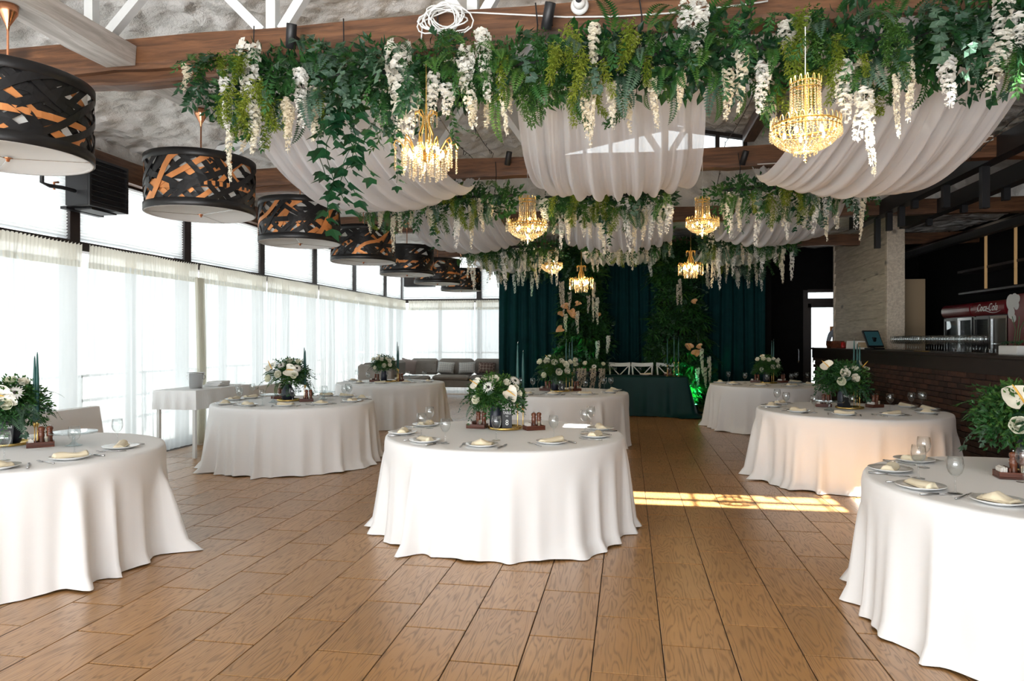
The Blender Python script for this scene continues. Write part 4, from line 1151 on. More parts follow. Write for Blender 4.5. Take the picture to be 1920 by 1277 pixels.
def rose_mesh():
    m = MB()
    m.ball((0, 0, .004), .014, 8, 6)
    for ring, (n, r, h, op) in enumerate(((4, .014, .026, .1), (5, .022, .026, .35), (6, .030, .022, .75))):
        for i in range(n):
            a = 2 * PI * i / n + ring * .6; w = 2.0 * r * PI / n * 1.35
            u = Vector((cos(a), sin(a), 0)); t = Vector((-sin(a), cos(a), 0))
            b = u * r * .35 + Vector((0, 0, -.016)); c = u * r
            m.add([b - t * w * .3, b + t * w * .3, c + t * w * .55, c - t * w * .55, c + t * w * .42 + u * op * .012 + Vector((0, 0, h)), c - t * w * .42 + u * op * .012 + Vector((0, 0, h)), c + u * op * .02 + Vector((0, 0, h * 1.1))],
                  [(0, 1, 2, 3), (3, 2, 4, 5), (5, 4, 6)])
    return m.mesh('rose', M['rose'])
ROSE = rose_mesh()
ANEM = None
def flower(par, kind, p, d, s=1.0, roll=0.0):
    q = Vector(d).to_track_quat('Z', 'Y')
    q = q @ Matrix.Rotation(roll, 3, 'Z').to_quaternion()
    nm, me = {'anth': ('anthurium', SPATHE), 'peach': ('anthurium', SPATHEP), 'gerb': ('gerbera', GERB), 'rose': ('rose', ROSE)}[kind]
    o = O(nm, me, par, loc=p, scale=s); o.rotation_mode = 'QUATERNION'; o.rotation_quaternion = q
    if kind in ('anth', 'peach'): O('spadix', SPADIX, o)
    if kind == 'gerb': O('dark_centre', GEYE, o)
    return o
VASE = MB().lathe([(.001, 0), (.052, 0), (.055, .004), (.056, .12), (.052, .16), (.044, .185), (.047, .195), (.041, .195), (.038, .18), (.001, .17)], 24, cap0=False, cap1=False).mesh('vase', M['navy'], True)
VASEB = MB().lathe([(.001, 0), (.062, 0), (.072, .01), (.080, .07), (.076, .12), (.052, .165), (.035, .19), (.037, .20), (.03, .20), (.001, .17)], 24, cap0=False, cap1=False).mesh('vase', M['navy'], True)
TRAY = MB().lathe([(.001, .003), (.142, .003), (.146, .0), (.150, .002), (.150, .022), (.1475, .022), (.146, .006), (.001, .006)], 40, cap0=False, cap1=False).mesh('serving_tray', M['gold'], True)
def holder_mesh(h):
    return MB().lathe([(.001, 0), (.028, 0), (.028, .003), (.008, .008), (.004, .014), (.0038, h - .05), (.006, h - .045), (.0125, h - .025), (.0125, h), (.011, h), (.010, h - .022), (.001, h - .022)], 14, cap0=False, cap1=False).mesh('candle_holder', M['brass'], True)
def taper_mesh(L_): return MB().lathe([(.001, 0), (.0098, 0), (.0125, .02), (.0125, L_ * .45), (.0095, L_ * .75), (.005, L_ * .96), (.001, L_)], 12, cap0=False, cap1=False).mesh('taper_candle', M['taper'], True)
WICK = MB().tube([(0, 0, 0), (.001, 0, .008), (.003, 0, .014)], .0012, 4).mesh('wick', M['letter'])
MILL = MB().lathe([(.001, 0), (.024, 0), (.025, .004), (.022, .02), (.018, .045), (.021, .066), (.022, .072), (.018, .078), (.022, .086), (.019, .092), (.017, .098), (.022, .112), (.0215, .124), (.013, .132), (.005, .134)], 18, cap0=False, cap1=False).mesh('pepper_mill', M['mill'], True)
MKNOB = MB().lathe([(.003, 0), (.0055, .004), (.005, .009), (.001, .011)], 10, cap0=False).mesh('steel_knob', M['silver'], True)
def caddy(loc, rz, lab, ph, lr):
    t = T('condiment_caddy', lab, 'caddy', loc, rz, group='wooden condiment caddies')
    m = MB().box(-.085, .085, -.055, .055, 0, .012, bev=.002); m.build('base', M['caddywood'], t)
    for (a, b, c, d) in ((-.085, .085, -.055, -.047), (-.085, .085, .047, .055), (-.085, -.077, -.047, .047), (.077, .085, -.047, .047)):
        MB().box(a, b, c, d, .012, .038, bev=.0015).build('side_board', M['caddywood'], t)
    MB().box(-.035, -.027, -.047, .047, .012, .062, bev=.0015).build('divider', M['caddywood'], t)
    for i in range(5): MB().box(-.074 + i * .007, -.069 + i * .007, -.038, .038, .013, .058 + .004 * (i % 3)).build('paper_sachet', M['soap'], t)
    jar = MB().lathe([(.001, 0), (.014, 0), (.015, .05), (.012, .05), (.011, .004), (.001, .004)], 12, cap0=False, cap1=False).build('toothpick_jar', M['glass'], t, loc=(.036, -.028, .0125), smooth=True)
    pk = MB()
    for i in range(9): pk.tube([(.006 * cos(i * .7), .006 * sin(i * .7), .004), (.008 * cos(i * .7), .008 * sin(i * .7), .062)], .0012, 4)
    pk.build('toothpicks', M['napkin'], jar)
    Mx = Matrix.Translation(loc) @ Matrix.Rotation(rz, 4, 'Z')
    for j, (x, y) in enumerate(((.005, .015), (.056, .02))):
        p = Mx @ Vector((x, y, .0125))
        o = O('pepper_mill', MILL, loc=p, label='wooden pepper mill, %s in %s caddy, %s' % (('outer' if j else 'inner'), lr, ph), cat='pepper mill', group='wooden mills on the tables')
        O('steel_knob', MKNOB, o, loc=(0, 0, .134))
    return t
def text(par, body, size, loc, rot, mat='letter', name='lettering', shear=0.0, ext=.0006, sx=1.0):
    c = bpy.data.curves.new(name, 'FONT'); c.body = body; c.size = size; c.align_x = 'CENTER'; c.align_y = 'CENTER'; c.extrude = ext; c.shear = shear
    c.resolution_u = 3; c.materials.append(M[mat])
    tmp = bpy.data.objects.new('tmp', c); COL.objects.link(tmp); bpy.context.view_layer.update()
    me = bpy.data.meshes.new_from_object(tmp.evaluated_get(bpy.context.evaluated_depsgraph_get())); bpy.data.objects.remove(tmp); bpy.data.curves.remove(c)
    return O(name, me, par, loc=loc, rot=rot, scale=(sx, 1, 1))
def bouquet(loc, key, R0, Hh, flowers, sd, ph, face):
    q = random.Random(sd); g = T('flower_bouquet', 'white and green bouquet on ' + ph, 'bouquet', loc, group='table bouquets')
    fx = Vector((cos(face), sin(face), 0)); fy = Vector((-sin(face), cos(face), 0))     # camera right / away
    for i in range(6): MB().tube([(.02 * cos(i), .02 * sin(i), -.14), (.015 * cos(i * 2), .015 * sin(i * 2), 0), (.08 * cos(i), .08 * sin(i), Hh * .5)], .003, 4).build('stem', M['stem'], g)
    for i in range(18):
        a = q.uniform(0, 6.28); e = q.uniform(-.3, 1.3)
        d = Vector((cos(a) * cos(e), sin(a) * cos(e), sin(e)))
        p = Vector((d.x * R0 * .55, d.y * R0 * .55, Hh * .38 + d.z * Hh * .35))
        O('fine_greenery', A['fine'][q.randrange(2)], g, loc=p, rot=(q.uniform(0, 6), q.uniform(0, 6), 0), scale=R0 * q.uniform(2.8, 4.0), kind='stuff')
    for i in range(64):
        a = q.uniform(0, 6.28); e = q.uniform(-.22, 1.25); d = Vector((cos(a) * cos(e), sin(a) * cos(e), sin(e)))
        p = Vector((d.x * R0 * .35, d.y * R0 * .35, Hh * .3 + d.z * Hh * .25))
        put(g, q.choice(['sprig', 'frond', 'fernmid', 'euc', 'sprig', 'fernmid']), p, d, R0 * q.uniform(1.8, 2.7), q)
    for (kind, rx, rz_, fwd, s, roll) in flowers:
        p = fx * (rx * R0) + Vector((0, 0, Hh * .5 + rz_ * Hh * .5)) - fy * (fwd * R0)
        d = fx * rx * .8 + Vector((0, 0, max(.05, rz_) * .8 + .1)) - fy * (.35 + fwd * .6)
        flower(g, kind, p, d, s * .82 * min(1.25, R0 / .24), roll)
    # trailing wisps
    for a, s in ((PI * .95, 1.0), (PI * .2, .8)):
        d = fx * cos(a) - fy * .2 + Vector((0, 0, .05)); put(g, 'euc', Vector((d.x * R0 * .75, d.y * R0 * .75, Hh * .3)), d, R0 * 1.7 * s, q, i=0)
    return g
FLW = [('anth', -.62, .55, .45, 1.15, 2.9), ('gerb', -.22, .42, .75, 1.25, 0), ('anth', .42, .15, .75, 1.35, -.9), ('rose', -.6, -.25, .65, 1.0, 0), ('rose', -.05, .75, .35, 1.15, 0), ('gerb', .62, .72, .35, 1.2, .3),
       ('rose', .35, .62, .45, .85, 0), ('rose', .62, .35, .55, .8, 0), ('rose', -.35, .8, .2, .8, 0), ('rose', .75, .05, .5, .7, 0)]
FLW2 = [('anth', -.5, .55, .5, 1.5, 2.2), ('gerb', -.1, .7, .55, 1.1, 0), ('anth', .25, .35, .7, 1.5, -.4), ('gerb', .55, .5, .55, 1.2, .3), ('rose', -.15, .1, .75, 1.1, 0), ('rose', -.6, -.2, .6, 1.15, 0), ('rose', .1, .95, .1, 1.0, 0), ('rose', .5, .9, .2, .9, 0), ('rose', .45, .0, .7, .9, 0)]
FLW3 = [('anth', -.75, .75, .4, 1.3, 2.6), ('anth', .55, .75, .4, 1.3, .4), ('rose', -.25, .35, .7, 1.25, 0), ('rose', .05, .1, .8, 1.1, 0), ('rose', -.4, -.1, .75, 1.1, 0), ('rose', .2, .6, .5, 1.0, 0), ('rose', -.1, .6, .5, .8, 0)]
FLW4 = [('rose', -.75, .55, .35, 1.1, 0), ('rose', -.4, .6, .5, 1.2, 0), ('anth', -.35, .85, .2, 1.0, 2.8), ('rose', -.05, .5, .55, 1.2, 0), ('rose', .3, .6, .5, 1.0, 0), ('rose', .5, .35, .6, 1.2, 0), ('rose', .15, -.2, .75, 1.2, 0), ('rose', .55, -.1, .65, 1.2, 0), ('rose', -.55, -.45, .6, 1.0, 0), ('rose', .75, .55, .3, .9, 0)]
CENT = {  # tray pixel, bouquet pixel centre, bouquet half width px, half height px, tapers [(u, vtop, vbottom)], caddies [(u,v)], card (u,v,lines)
 'T8': ((947, 804), (924, 744), 57, 36, [(970.5, 639, 754), (981, 655, 761)], [((901, 803), 'left'), ((1001, 806), 'right')], (957, 810, ('TABLE', 'NO', '8')), FLW, 0),
 'L2': ((542, 751.5), (540, 710), 44, 28, [(568, 648, 716), (572.5, 653, 721)], [((523, 748), 'left'), ((574, 753), 'right')], None, FLW2, 1),
 'R2': ((1593, 766), (1578, 716), 50, 33, [(1605, 645, 710), (1613, 633, 712), (1617, 640, 714)], [((1544, 763), 'left'), ((1640, 764), 'right')], (1583, 767, ('TABLE',)), FLW3, 0),
 'BL': ((728, 716), (719, 681), 24, 16, [(743, 638, 690), (746.5, 646, 692)], [((715, 716), 'left'), ((747, 715), 'right')], None, FLW4, 0),
 'B4': ((1050, 734), (1039, 694), 37, 25, [(1061, 635, 697), (1069, 641, 697), (1073, 631, 698)], [((1023, 732.5), 'left'), ((1078, 733), 'right')], (1058, 735, ('TABLE', 'NO', '4')), FLW4, 0),
 'BR': ((1441, 718.5), (1437, 683), 26, 19, [(1442, 641, 693), (1445.5, 638, 693), (1455.5, 635, 690)], [((1416, 717), 'left'), ((1467, 717.5), 'right')], None, FLW4, 0),
 'RF': ((1950, 884), (1926, 806), 98, 62, [], [((1900, 897), 'left')], None, FLW2, 0),
 'LF': ((14, 834), (18, 757), 72, 44, [(49, 672, 788), (65, 661, 790), (70, 654, 788)], [((76, 838), 'right')], (6, 848, ('TABLE',)), FLW2, 1),
}
for key, (tp, bp_, hw, hh, tap, cads, card, flw, vb) in CENT.items():
    c = TC[key]; ph = TABLES[key][2]; X, Z = TABLES[key][:2]; face = TH
    tr = clampT(onz(tp[0], tp[1], ZT), c, .45); z0 = ZT + .002
    O('serving_tray', TRAY, loc=(tr.x, tr.y, z0), label='round brushed gold tray under the vase, ' + ph, cat='tray', group='gold trays on the tables')
    Zt = -tr.x * sn + tr.y * cs
    bc = at(bp_[0], bp_[1], Zt); vz = z0 + .008
    vx, vy = bc.x, bc.y
    d = Vector((vx - tr.x, vy - tr.y, 0)); 
    if d.length > .08: d = d.normalized() * .08
    vx, vy = tr.x + d.x, tr.y + d.y
    O('vase', VASEB if vb else VASE, loc=(vx, vy, vz), label='dark navy vase holding the bouquet, ' + ph, cat='vase', group='navy vases on the tables')
    R0 = hw / F * Zt; Hh = hh * 2 / F * Zt
    bl_z = min(max(bc.z - Hh * .5, vz + .14), vz + .22)
    bouquet((vx, vy, bl_z), key, R0, Hh * .95, flw, 300 + len(key) * 7 + ord(key[0]) + ord(key[1]), ph, face)
    for i, (u, vt, vbm) in enumerate(tap):
        # tapers stand just in front of or beside the tray, on the cloth
        base = at(u, CY + F * (H - z0) / (Zt - .0), Zt); 
        p = Vector((base.x, base.y, 0)); rr_ = Vector((p.x - vx, p.y - vy, 0))
        if rr_.length < .088: p = Vector((vx, vy, 0)) + (rr_.normalized() if rr_.length > .02 else Vector((1, 0, 0))) * .095
        ang = i * 2.1
        q_ = p + Vector((-sn, cs, 0)) * (-.05 + .05 * (i % 3))
        zz = vz if Vector((q_.x - tr.x, q_.y - tr.y, 0)).length < .146 - .03 else z0
        ex, ey = Vector((cs, sn, 0)), Vector((-sn, cs, 0))
        dx = (p.x - tr.x) * cs + (p.y - tr.y) * sn
        if abs(dx) < .118: q_ = Vector((tr.x, tr.y, 0)) + ex * dx + ey * (max(-1, min(1, -.97 + .9 * (i % 2))) * (.0125 - dx * dx) ** .5 if dx * dx < .0125 else 0); zz = vz
        else: q_ = Vector((tr.x, tr.y, 0)) + ex * dx + ey * max(0, .187 ** 2 - dx * dx) ** .5; zz = z0
        Zq = -q_.x * sn + q_.y * cs
        zt = H - (vt - CY) / F * Zq; zb = H - (vbm - CY) / F * Zq
        hh_ = max(.08, zb - zz); ll = max(.2, zt - zb)
        O('candle_holder', holder_mesh(hh_), loc=(q_.x, q_.y, zz), label='slim brass candle holder, %s from left on %s' % (ordn[i], ph), cat='candle holder', group='brass candle holders')
        o = O('taper_candle', taper_mesh(ll), loc=(q_.x, q_.y, zz + hh_ - .0215), label='tall dark green taper candle, %s from left on %s' % (ordn[i], ph), cat='candle', group='dark green taper candles')
        O('wick', WICK, o, loc=(0, 0, ll - .001))
    for (uv, lr) in cads:
        p = clampT(onz(uv[0], uv[1], ZT), c, .8)
        e = Vector((p.x - tr.x, p.y - tr.y, 0))
        if e.length < .245: p = Vector((tr.x, tr.y, 0)) + e.normalized() * .25
        caddy((p.x, p.y, z0), face + (.35 if lr == 'right' else -.3) + (.25 if key == 'LF' else 0), 'mahogany condiment caddy, %s of the tray, %s' % (lr, ph), ph, lr)
    if card:
        u, v, lines = card
        p = onz(u, v, ZT + .01); e = Vector((p.x - tr.x, p.y - tr.y, 0))
        if e.length > .115: e = e.normalized() * .108
        if (Vector((tr.x, tr.y, 0)) + e - Vector((vx, vy, 0))).length < .075: e = e + Vector((cs, sn, 0)) * .05 - Vector((-sn, cs, 0)) * .05
        t = T('table_number_card', 'black table number card standing before the vase, ' + ph, 'sign', (tr.x + e.x, tr.y + e.y, vz), face, group='table number cards')
        Rt = Matrix.Rotation(-.12, 4, 'X')
        MB().box(-.042, .042, -.0015, .0015, 0, .165, Rt).build('card_panel', M['cardblack'], t)
        MB().box(-.03, .03, 0, .045, 0, .004).build('easel_foot', M['cardblack'], t)
        n = len(lines)
        spec = {3: ((.034, .140), (.020, .112), (.068, .055)), 1: ((.032, .135),)}[n]
        for ln, (sz, zz) in zip(lines, spec):
            text(t, ln, sz, (0, zz * sin(.12) - .004, zz * cos(.12)), (PI / 2 - .12, 0, 0), sx=.72 if sz < .05 else .85)
# pressed-glass cake stands
STAND = MB().lathe([(.001, 0), (.055, 0), (.057, .003), (.03, .012), (.012, .03), (.010, .07), (.02, .085), (.03, .092), (.10, .096), (.148, .098), (.152, .092), (.155, .105), (.148, .106), (.001, .101)], 36, cap0=False, cap1=False).mesh('cake_stand', M['acrylic'], True)
for key, (u, v), lab in (('L2', (512, 755.0), 'clear glass cake stand left of the vase, table before the ice bucket'), ('L2', (606, 748.5), 'clear glass cake stand right of the vase, table before the ice bucket'),
                         ('R2', (1555, 769.5), 'clear glass cake stand before the bouquet, sunlit table by the bar'), ('LF', (133, 836), 'clear glass cake stand right of the mills, left edge table'),
                         ('BL', (768, 713.5), 'clear glass cake stand on the table before the grey sofa')):
    p = clampT(onz(u, v, ZT), TC[key], .72)
    for it in range(40):
        for o in SC.objects:
            if o.parent is None and o.name.split('.')[0] in ('dinner_plate', 'vase', 'wine_glass', 'pepper_mill', 'condiment_caddy', 'cake_stand', 'candle_holder') and abs(o.location.x - p.x) < .5 and abs(o.location.y - p.y) < .5:
                need = {'dinner_plate': .19, 'vase': .2, 'wine_glass': .198, 'pepper_mill': .175, 'condiment_caddy': .16, 'cake_stand': .315, 'candle_holder': .185}[o.name.split('.')[0]]
                d = Vector((p.x - o.location.x, p.y - o.location.y, 0))
                if d.length < need: p = p + (d.normalized() if d.length > 1e-3 else Vector((0, 1, 0))) * (need - d.length) * .5
    O('cake_stand', STAND, loc=(p.x, p.y, ZT + .002), label=lab, cat='cake stand', group='glass cake stands')
# ================================================================== DRUM PENDANTS of woven straps
LR, LZ0, LZ1 = .465, 2.695, 3.185
def strap_mesh(a0, da, z0, z1, w, r, wob, mat):
    m = MB(); n = max(8, int(abs(da) / .13)); vs = []; fs = []
    pts = []
    for i in range(n + 1):
        t = i / n; a = a0 + da * t; z = z0 + (z1 - z0) * (t + wob * sin(PI * t * 2) * .12)
        pts.append((a, z, r))
    for i in range(n + 1):
        a, z, rr = pts[i]; a2, z2, _ = pts[min(i + 1, n)]; a1, z1_, _ = pts[max(i - 1, 0)]
        dx, dz = (a2 - a1) * rr, z2 - z1_; L_ = math.hypot(dx, dz); nx, nz = -dz / L_, dx / L_
        for s in (-1, 1):
            aa = a + nx * s * w / 2 / rr; zz = min(max(z + nz * s * w / 2, LZ0 + .006), LZ1 - .006)
            vs.append((rr * cos(aa), rr * sin(aa), zz)); vs.append(((rr + .003) * cos(aa), (rr + .003) * sin(aa), zz))
    for i in range(n):
        b = i * 4; c = b + 4
        fs += [(b + 1, b + 3, c + 3, c + 1), (b, c, c + 2, b + 2), (b, b + 1, c + 1, c), (b + 2, c + 2, c + 3, b + 3)]
    m.add(vs, fs); return m.mesh('woven_strap', M[mat])
def make_lamp():
    t = T('drum_pendant_lamp', 'lamp', 'lamp', group='woven drum pendant lamps in a row')
    q = random.Random(77)
    for z in (LZ0 + .035, LZ1 - .03):
        MB().lathe([(LR + .004, z - .035), (LR + .010, z - .03), (LR + .010, z + .03), (LR + .004, z + .035)], 64, cap0=False, cap1=False).build('rim_band', M['strap'], t, smooth=True)
    n = 74
    for i in range(n):
        a0 = 2 * PI * i / n + q.uniform(-.1, .1)
        s = 1 if i % 2 else -1
        if i % 5 == 4: da = s * q.uniform(1.8, 2.8); z0, z1 = LZ0 + q.uniform(.06, .3), LZ0 + q.uniform(.15, .42)
        else: da = s * q.uniform(.75, 1.75); z0, z1 = LZ0 + .03, LZ1 - .03
        cop = q.random() < .24
        O('woven_strap', strap_mesh(a0, da, z0, z1, q.uniform(.040, .056), LR - .016 + .0042 * ((i // 2) % 3 * 2 + (i % 2)) + (-.022 if i % 5 == 4 else 0) * (i % 2), q.uniform(-1, 1), 'copper' if cop else 'strap'), t)
    MB().lathe([(LR - .035, LZ0 + .02), (LR - .035, LZ1 - .02)], 48, cap0=False, cap1=False).build('inner_shade', M['lampwhite'], t, smooth=True)
    MB().lathe([(.001, LZ0 + .012), (LR - .02, LZ0 + .012), (LR - .012, LZ0 + .004), (LR - .002, LZ0 - .002), (LR + .004, LZ0 + .006)], 56, cap0=False, cap1=False).build('diffuser', M['lampwhite'], t, smooth=True)
    MB().lathe([(.001, -.022), (.010, -.018), (.012, -.006), (.018, 0), (.03, .003), (.001, .006)], 16, c=(0, 0, LZ0 - .002), cap0=False, cap1=False).build('finial', M['coppermet'], t, smooth=True)
    for k in range(3):
        a = k * 2.094 + .4; MB().tube([(0, 0, LZ0 - .002), (LR * cos(a), LR * sin(a), LZ0 - .002)], .002, 4).build('wire_spoke', M['silver'], t)
    MB().tube([(0, 0, LZ1 - .06), (0, 0, 3.60)], .007, 6).build('cord', M['coppermet'], t)
    MB().lathe([(.008, 3.50), (.012, 3.53), (.055, 3.61), (.06, 3.66), (.001, 3.66)], 20, cap0=False, cap1=False).build('ceiling_cup', M['coppermet'], t, smooth=True)
    for k in range(3):
        a = k * 2.094; MB().tube([(0, 0, LZ1 - .06), (LR * cos(a), LR * sin(a), LZ1 - .06)], .004, 4).build('top_spoke', M['black'], t)
    return t
lamp = make_lamp()
for i, y in enumerate((3.75, 5.74, 7.67, 9.66, 11.69, 13.66, 15.69)):
    o = lamp if i == 0 else dup(lamp)
    o.location = (-3.86, y, 0); o.rotation_euler = (0, 0, i * 1.3)
    o['label'] = 'black and copper woven drum pendant lamp, %s in the row from the viewer' % ordn[i]

# ================================================================== CHANDELIERS
def beads(m, pts, r):
    for p in pts:
        x, y, z = p; m.add([(x + r, y, z), (x, y + r, z), (x - r, y, z), (x, y - r, z), (x, y, z + r * 1.25), (x, y, z - r * 1.25)],
                           [(0, 1, 4), (1, 2, 4), (2, 3, 4), (3, 0, 4), (1, 0, 5), (2, 1, 5), (3, 2, 5), (0, 3, 5)])
def ring(R, z, r, n=40): return [(R * cos(2 * PI * i / n), R * sin(2 * PI * i / n), z) for i in range(n + 1)]
BULB = MB().lathe([(.001, 0), (.008, .004), (.011, .018), (.009, .032), (.003, .046), (.001, .052)], 10, cap0=False, cap1=False).mesh('bulb', M['bulb'], True)
def basket():
    t = T('crystal_chandelier', 'c', 'chandelier', group='gold crystal chandeliers')
    fr_ = MB()
    for R, z, r in ((.095, .50, .007), (.105, .455, .004), (.225, .20, .008), (.235, .165, .005), (.16, .085, .004), (.07, .03, .004)): fr_.tube(ring(R, z, r), r, 5, False)
    for k in range(8):
        a = 2 * PI * k / 8; c_, s_ = cos(a), sin(a)
        fr_.tube([(.095 * c_, .095 * s_, .5), (.09 * c_, .09 * s_, .34), (.12 * c_, .12 * s_, .24), (.225 * c_, .225 * s_, .2)], .003, 4, False)
        fr_.tube([(.235 * c_, .235 * s_, .165), (.16 * c_, .16 * s_, .085), (.07 * c_, .07 * s_, .03)], .003, 4, False)
    for k in range(30):   # crown of little hoops
        for R, z, h in ((.228, .20, .045),) + (((.098, .50, .04),) if k % 2 == 0 else ()):
            a = 2 * PI * k / 30; pts = []
            for j in range(6):
                b = PI * j / 5; aa = a + .07 * cos(b); pts.append(((R + .008) * cos(aa), (R + .008) * sin(aa), z + h * sin(b)))
            fr_.tube(pts, .0022, 3, False)
    fr_.tube([(0, 0, .1), (0, 0, .56)], .008, 8)
    fr_.build('gold_frame', M['brass'], t)
    n = 22
    for k in range(n):
        a = 2 * PI * k / n; m = MB()
        beads(m, [((.100 + .012 * (j / 15) ** 3) * cos(a), (.100 + .012 * (j / 15) ** 3) * sin(a), .49 - j * .0185) for j in range(15)], .0078)
        m.build('crystal_strand', M['crystal'], t)
    n = 34
    for k in range(n):
        a = 2 * PI * (k + .5) / n; m = MB(); pts = []
        for j in range(15):
            u = j / 14; R = .232 - .165 * u ** 1.15 + .03 * sin(PI * u); pts.append((R * cos(a), R * sin(a), .185 - .165 * u ** .9 - .02 * sin(PI * u)))
        beads(m, pts, .0082); m.build('crystal_strand', M['crystal'], t)
    m = MB()
    for k in range(34):
        a = 2 * PI * k / 34
        beads(m, [(.238 * cos(a), .238 * sin(a), .17 - j * .017) for j in range(4)], .008)
    for k in range(14):
        a = 2 * PI * k / 14; beads(m, [(.075 * cos(a), .075 * sin(a), .03 - j * .016) for j in range(3)], .009)
    beads(m, [(0, 0, .02 - j * .024) for j in range(4)], .014)
    m.build('crystal_drops', M['crystal'], t, kind='stuff')
    for k in range(5):
        a = 2 * PI * k / 5 + .3; O('bulb', BULB, t, loc=(.14 * cos(a), .14 * sin(a), .12))
    O('bulb', BULB, t, loc=(.03, 0, .24)); O('bulb', BULB, t, loc=(0, .02, .02), rot=(0, 0, 0))
    return t
def armed():
    t = T('crystal_chandelier', 'c', 'chandelier', group='gold crystal chandeliers')
    fr_ = MB(); fr_.tube([(0, 0, .08), (0, 0, .50)], .009, 8); fr_.tube(ring(.06, .12, .006), .006, 5, False)
    fr_.lathe([(.001, .06), (.03, .075), (.045, .1), (.03, .13), (.012, .15)], 14, cap0=False, cap1=False)
    for k in range(16):
        a = 2 * PI * k / 16; c_, s_ = cos(a), sin(a)
        R = .20 if k % 2 else .15
        path = [(.02, .12), (.06, .10), (R * .72, .14), (R * .95, .20), (R * 1.12, .215), (R * 1.2, .18), (R * 1.1, .155)]
        fr_.tube([(r * c_, r * s_, z) for r, z in path], .0055, 5, False)
    for k in range(10):
        a = 2 * PI * k / 10; c_, s_ = cos(a), sin(a)
        path = [(.02, .16), (.05, .20), (.055, .27), (.03, .34), (.025, .40), (.06, .44), (.085, .43), (.085, .40)]
        fr_.tube([(r * c_, r * s_, z) for r, z in path], .0045, 4, False)
    fr_.build('gold_frame', M['brass'], t)
    for k in range(16):
        a = 2 * PI * k / 16; R = (.20 if k % 2 else .15) * 1.15; m = MB()
        for da in (-.05, .05):
            beads(m, [(R * cos(a + da), R * sin(a + da), .16 - j * .018) for j in range(10)], .0095)
        m.build('crystal_strand', M['crystal'], t)
    for k in range(16):
        a = 2 * PI * k / 16; R = .10 + .02 * (k % 2); m = MB()
        beads(m, [(R * cos(a), R * sin(a), .10 - j * .0175) for j in range(10)], .0105); m.build('crystal_strand', M['crystal'], t)
    for k in range(10):
        a = 2 * PI * k / 10; m = MB(); beads(m, [(.085 * cos(a), .085 * sin(a), .40 - j * .015) for j in range(5)], .006); m.build('crystal_strand', M['crystal'], t)
    for k in range(9):
        a = 2 * PI * k / 9 + .2; O('bulb', BULB, t, loc=(.125 * cos(a), .125 * sin(a), .10))
    return t
CH = [('b', 1510, 305, 4.2, 145, 'gold basket chandelier glowing below the longest garland at right'),
      ('a', 799, 335, 4.35, 205, 'gold scroll-arm chandelier glowing below the longest garland at left'),
      ('b', 989, 460, 8.1, 368, 'gold basket chandelier hanging left of the widest drape'),
      ('b', 1317, 448, 8.1, 370, 'gold basket chandelier hanging right of the widest drape'),
      ('b', 1035, 518, 12.4, 467, 'smaller gold basket chandelier before the left flower column'),
      ('a', 1090, 548, 13.2, 496, 'small scroll-arm chandelier before the left flower column'),
      ('a', 1295, 521, 12.4, 468, 'small scroll-arm chandelier before the right flower column')]
protoc = {}
for kd, u, vb, y, vt, lab in CH:
    b = ony(u, vb, y); tt = ony(u, vt, y)
    if kd not in protoc: protoc[kd] = basket() if kd == 'b' else armed(); o = protoc[kd]
    else: o = dup(protoc[kd])
    low, high = (-.065, .545) if kd == 'b' else (-.06, .46)
    s = (tt.z - b.z) / (high - low)
    o.scale = (min(s, 1.05), min(s, 1.05), s); o.location = (b.x, b.y, b.z - low * s); o['label'] = lab
    topz = 3.36 if y < 5 else 3.62
    ch = MB().tube([(0, 0, high * .98), (0, 0, (topz - o.location.z) / s)], .004, 5).build('hanging_chain', M['steelwhite'] if kd == 'b' else M['brass'], o)

# ================================================================== HEAD TABLE
hy = 14.15; hx0, hx1 = -1.35, 1.16
hc = MB()
def hcloth():
    n = 260; ztop = .80; dpt = .85; w = hx1 - hx0; per = 2 * (w + dpt); q = random.Random(9); ph = [q.uniform(0, 6) for _ in range(5)]
    pts = []
    def rect(s):
        s %= per
        if s < w: return Vector((hx0 + s, hy, 0)), Vector((0, -1, 0))
        s -= w
        if s < dpt: return Vector((hx1, hy + s, 0)), Vector((1, 0, 0))
        s -= dpt
        if s < w: return Vector((hx1 - s, hy + dpt, 0)), Vector((0, 1, 0))
        s -= w; return Vector((hx0, hy + dpt - s, 0)), Vector((-1, 0, 0))
    corner = [0, w, w + dpt, 2 * w + dpt, per]
    rows = [0, .03, .08, .18, .32, .48, .64, .78, .88, .95, 1]
    vs = []; fs = []
    for r in rows:
        for i in range(n):
            s = per * i / n; p, nn = rect(s)
            # blend normals near corners
            p2, n2 = rect(s + .05); p1, n1 = rect(s - .05); nn = (n1 + n2 + nn)
            nn.normalize()
            dc = min(abs(s - c_) for c_ in corner)
            k = math.exp(-(dc / .35) ** 2)
            f = (sin(s * 15 + ph[0]) + .6 * sin(s * 27 + ph[1])) * (.012 + .04 * k)
            off = r * (.05 + .16 * k) + f * r + (.28 * k + .03) * max(0, r - .88) / .12 * .5
            z = ztop * (1 - r); z = max(z, .008 + .012 * (sin(s * 31) * .5 + .5) * (r > .9))
            vs.append(tuple(p + nn * (off + .004) + Vector((0, 0, z))))
    for q_ in range(len(rows) - 1):
        for i in range(n):
            fs.append((q_ * n + i, (q_ + 1) * n + i, (q_ + 1) * n + (i + 1) % n, q_ * n + (i + 1) % n))
    fs.append(tuple(range(n)))
    hc.add(vs, fs)
hcloth(); hc.build('head_tablecloth', M['tealcloth'], smooth=True, label='dark green satin cloth on the long head table', cat='tablecloth')
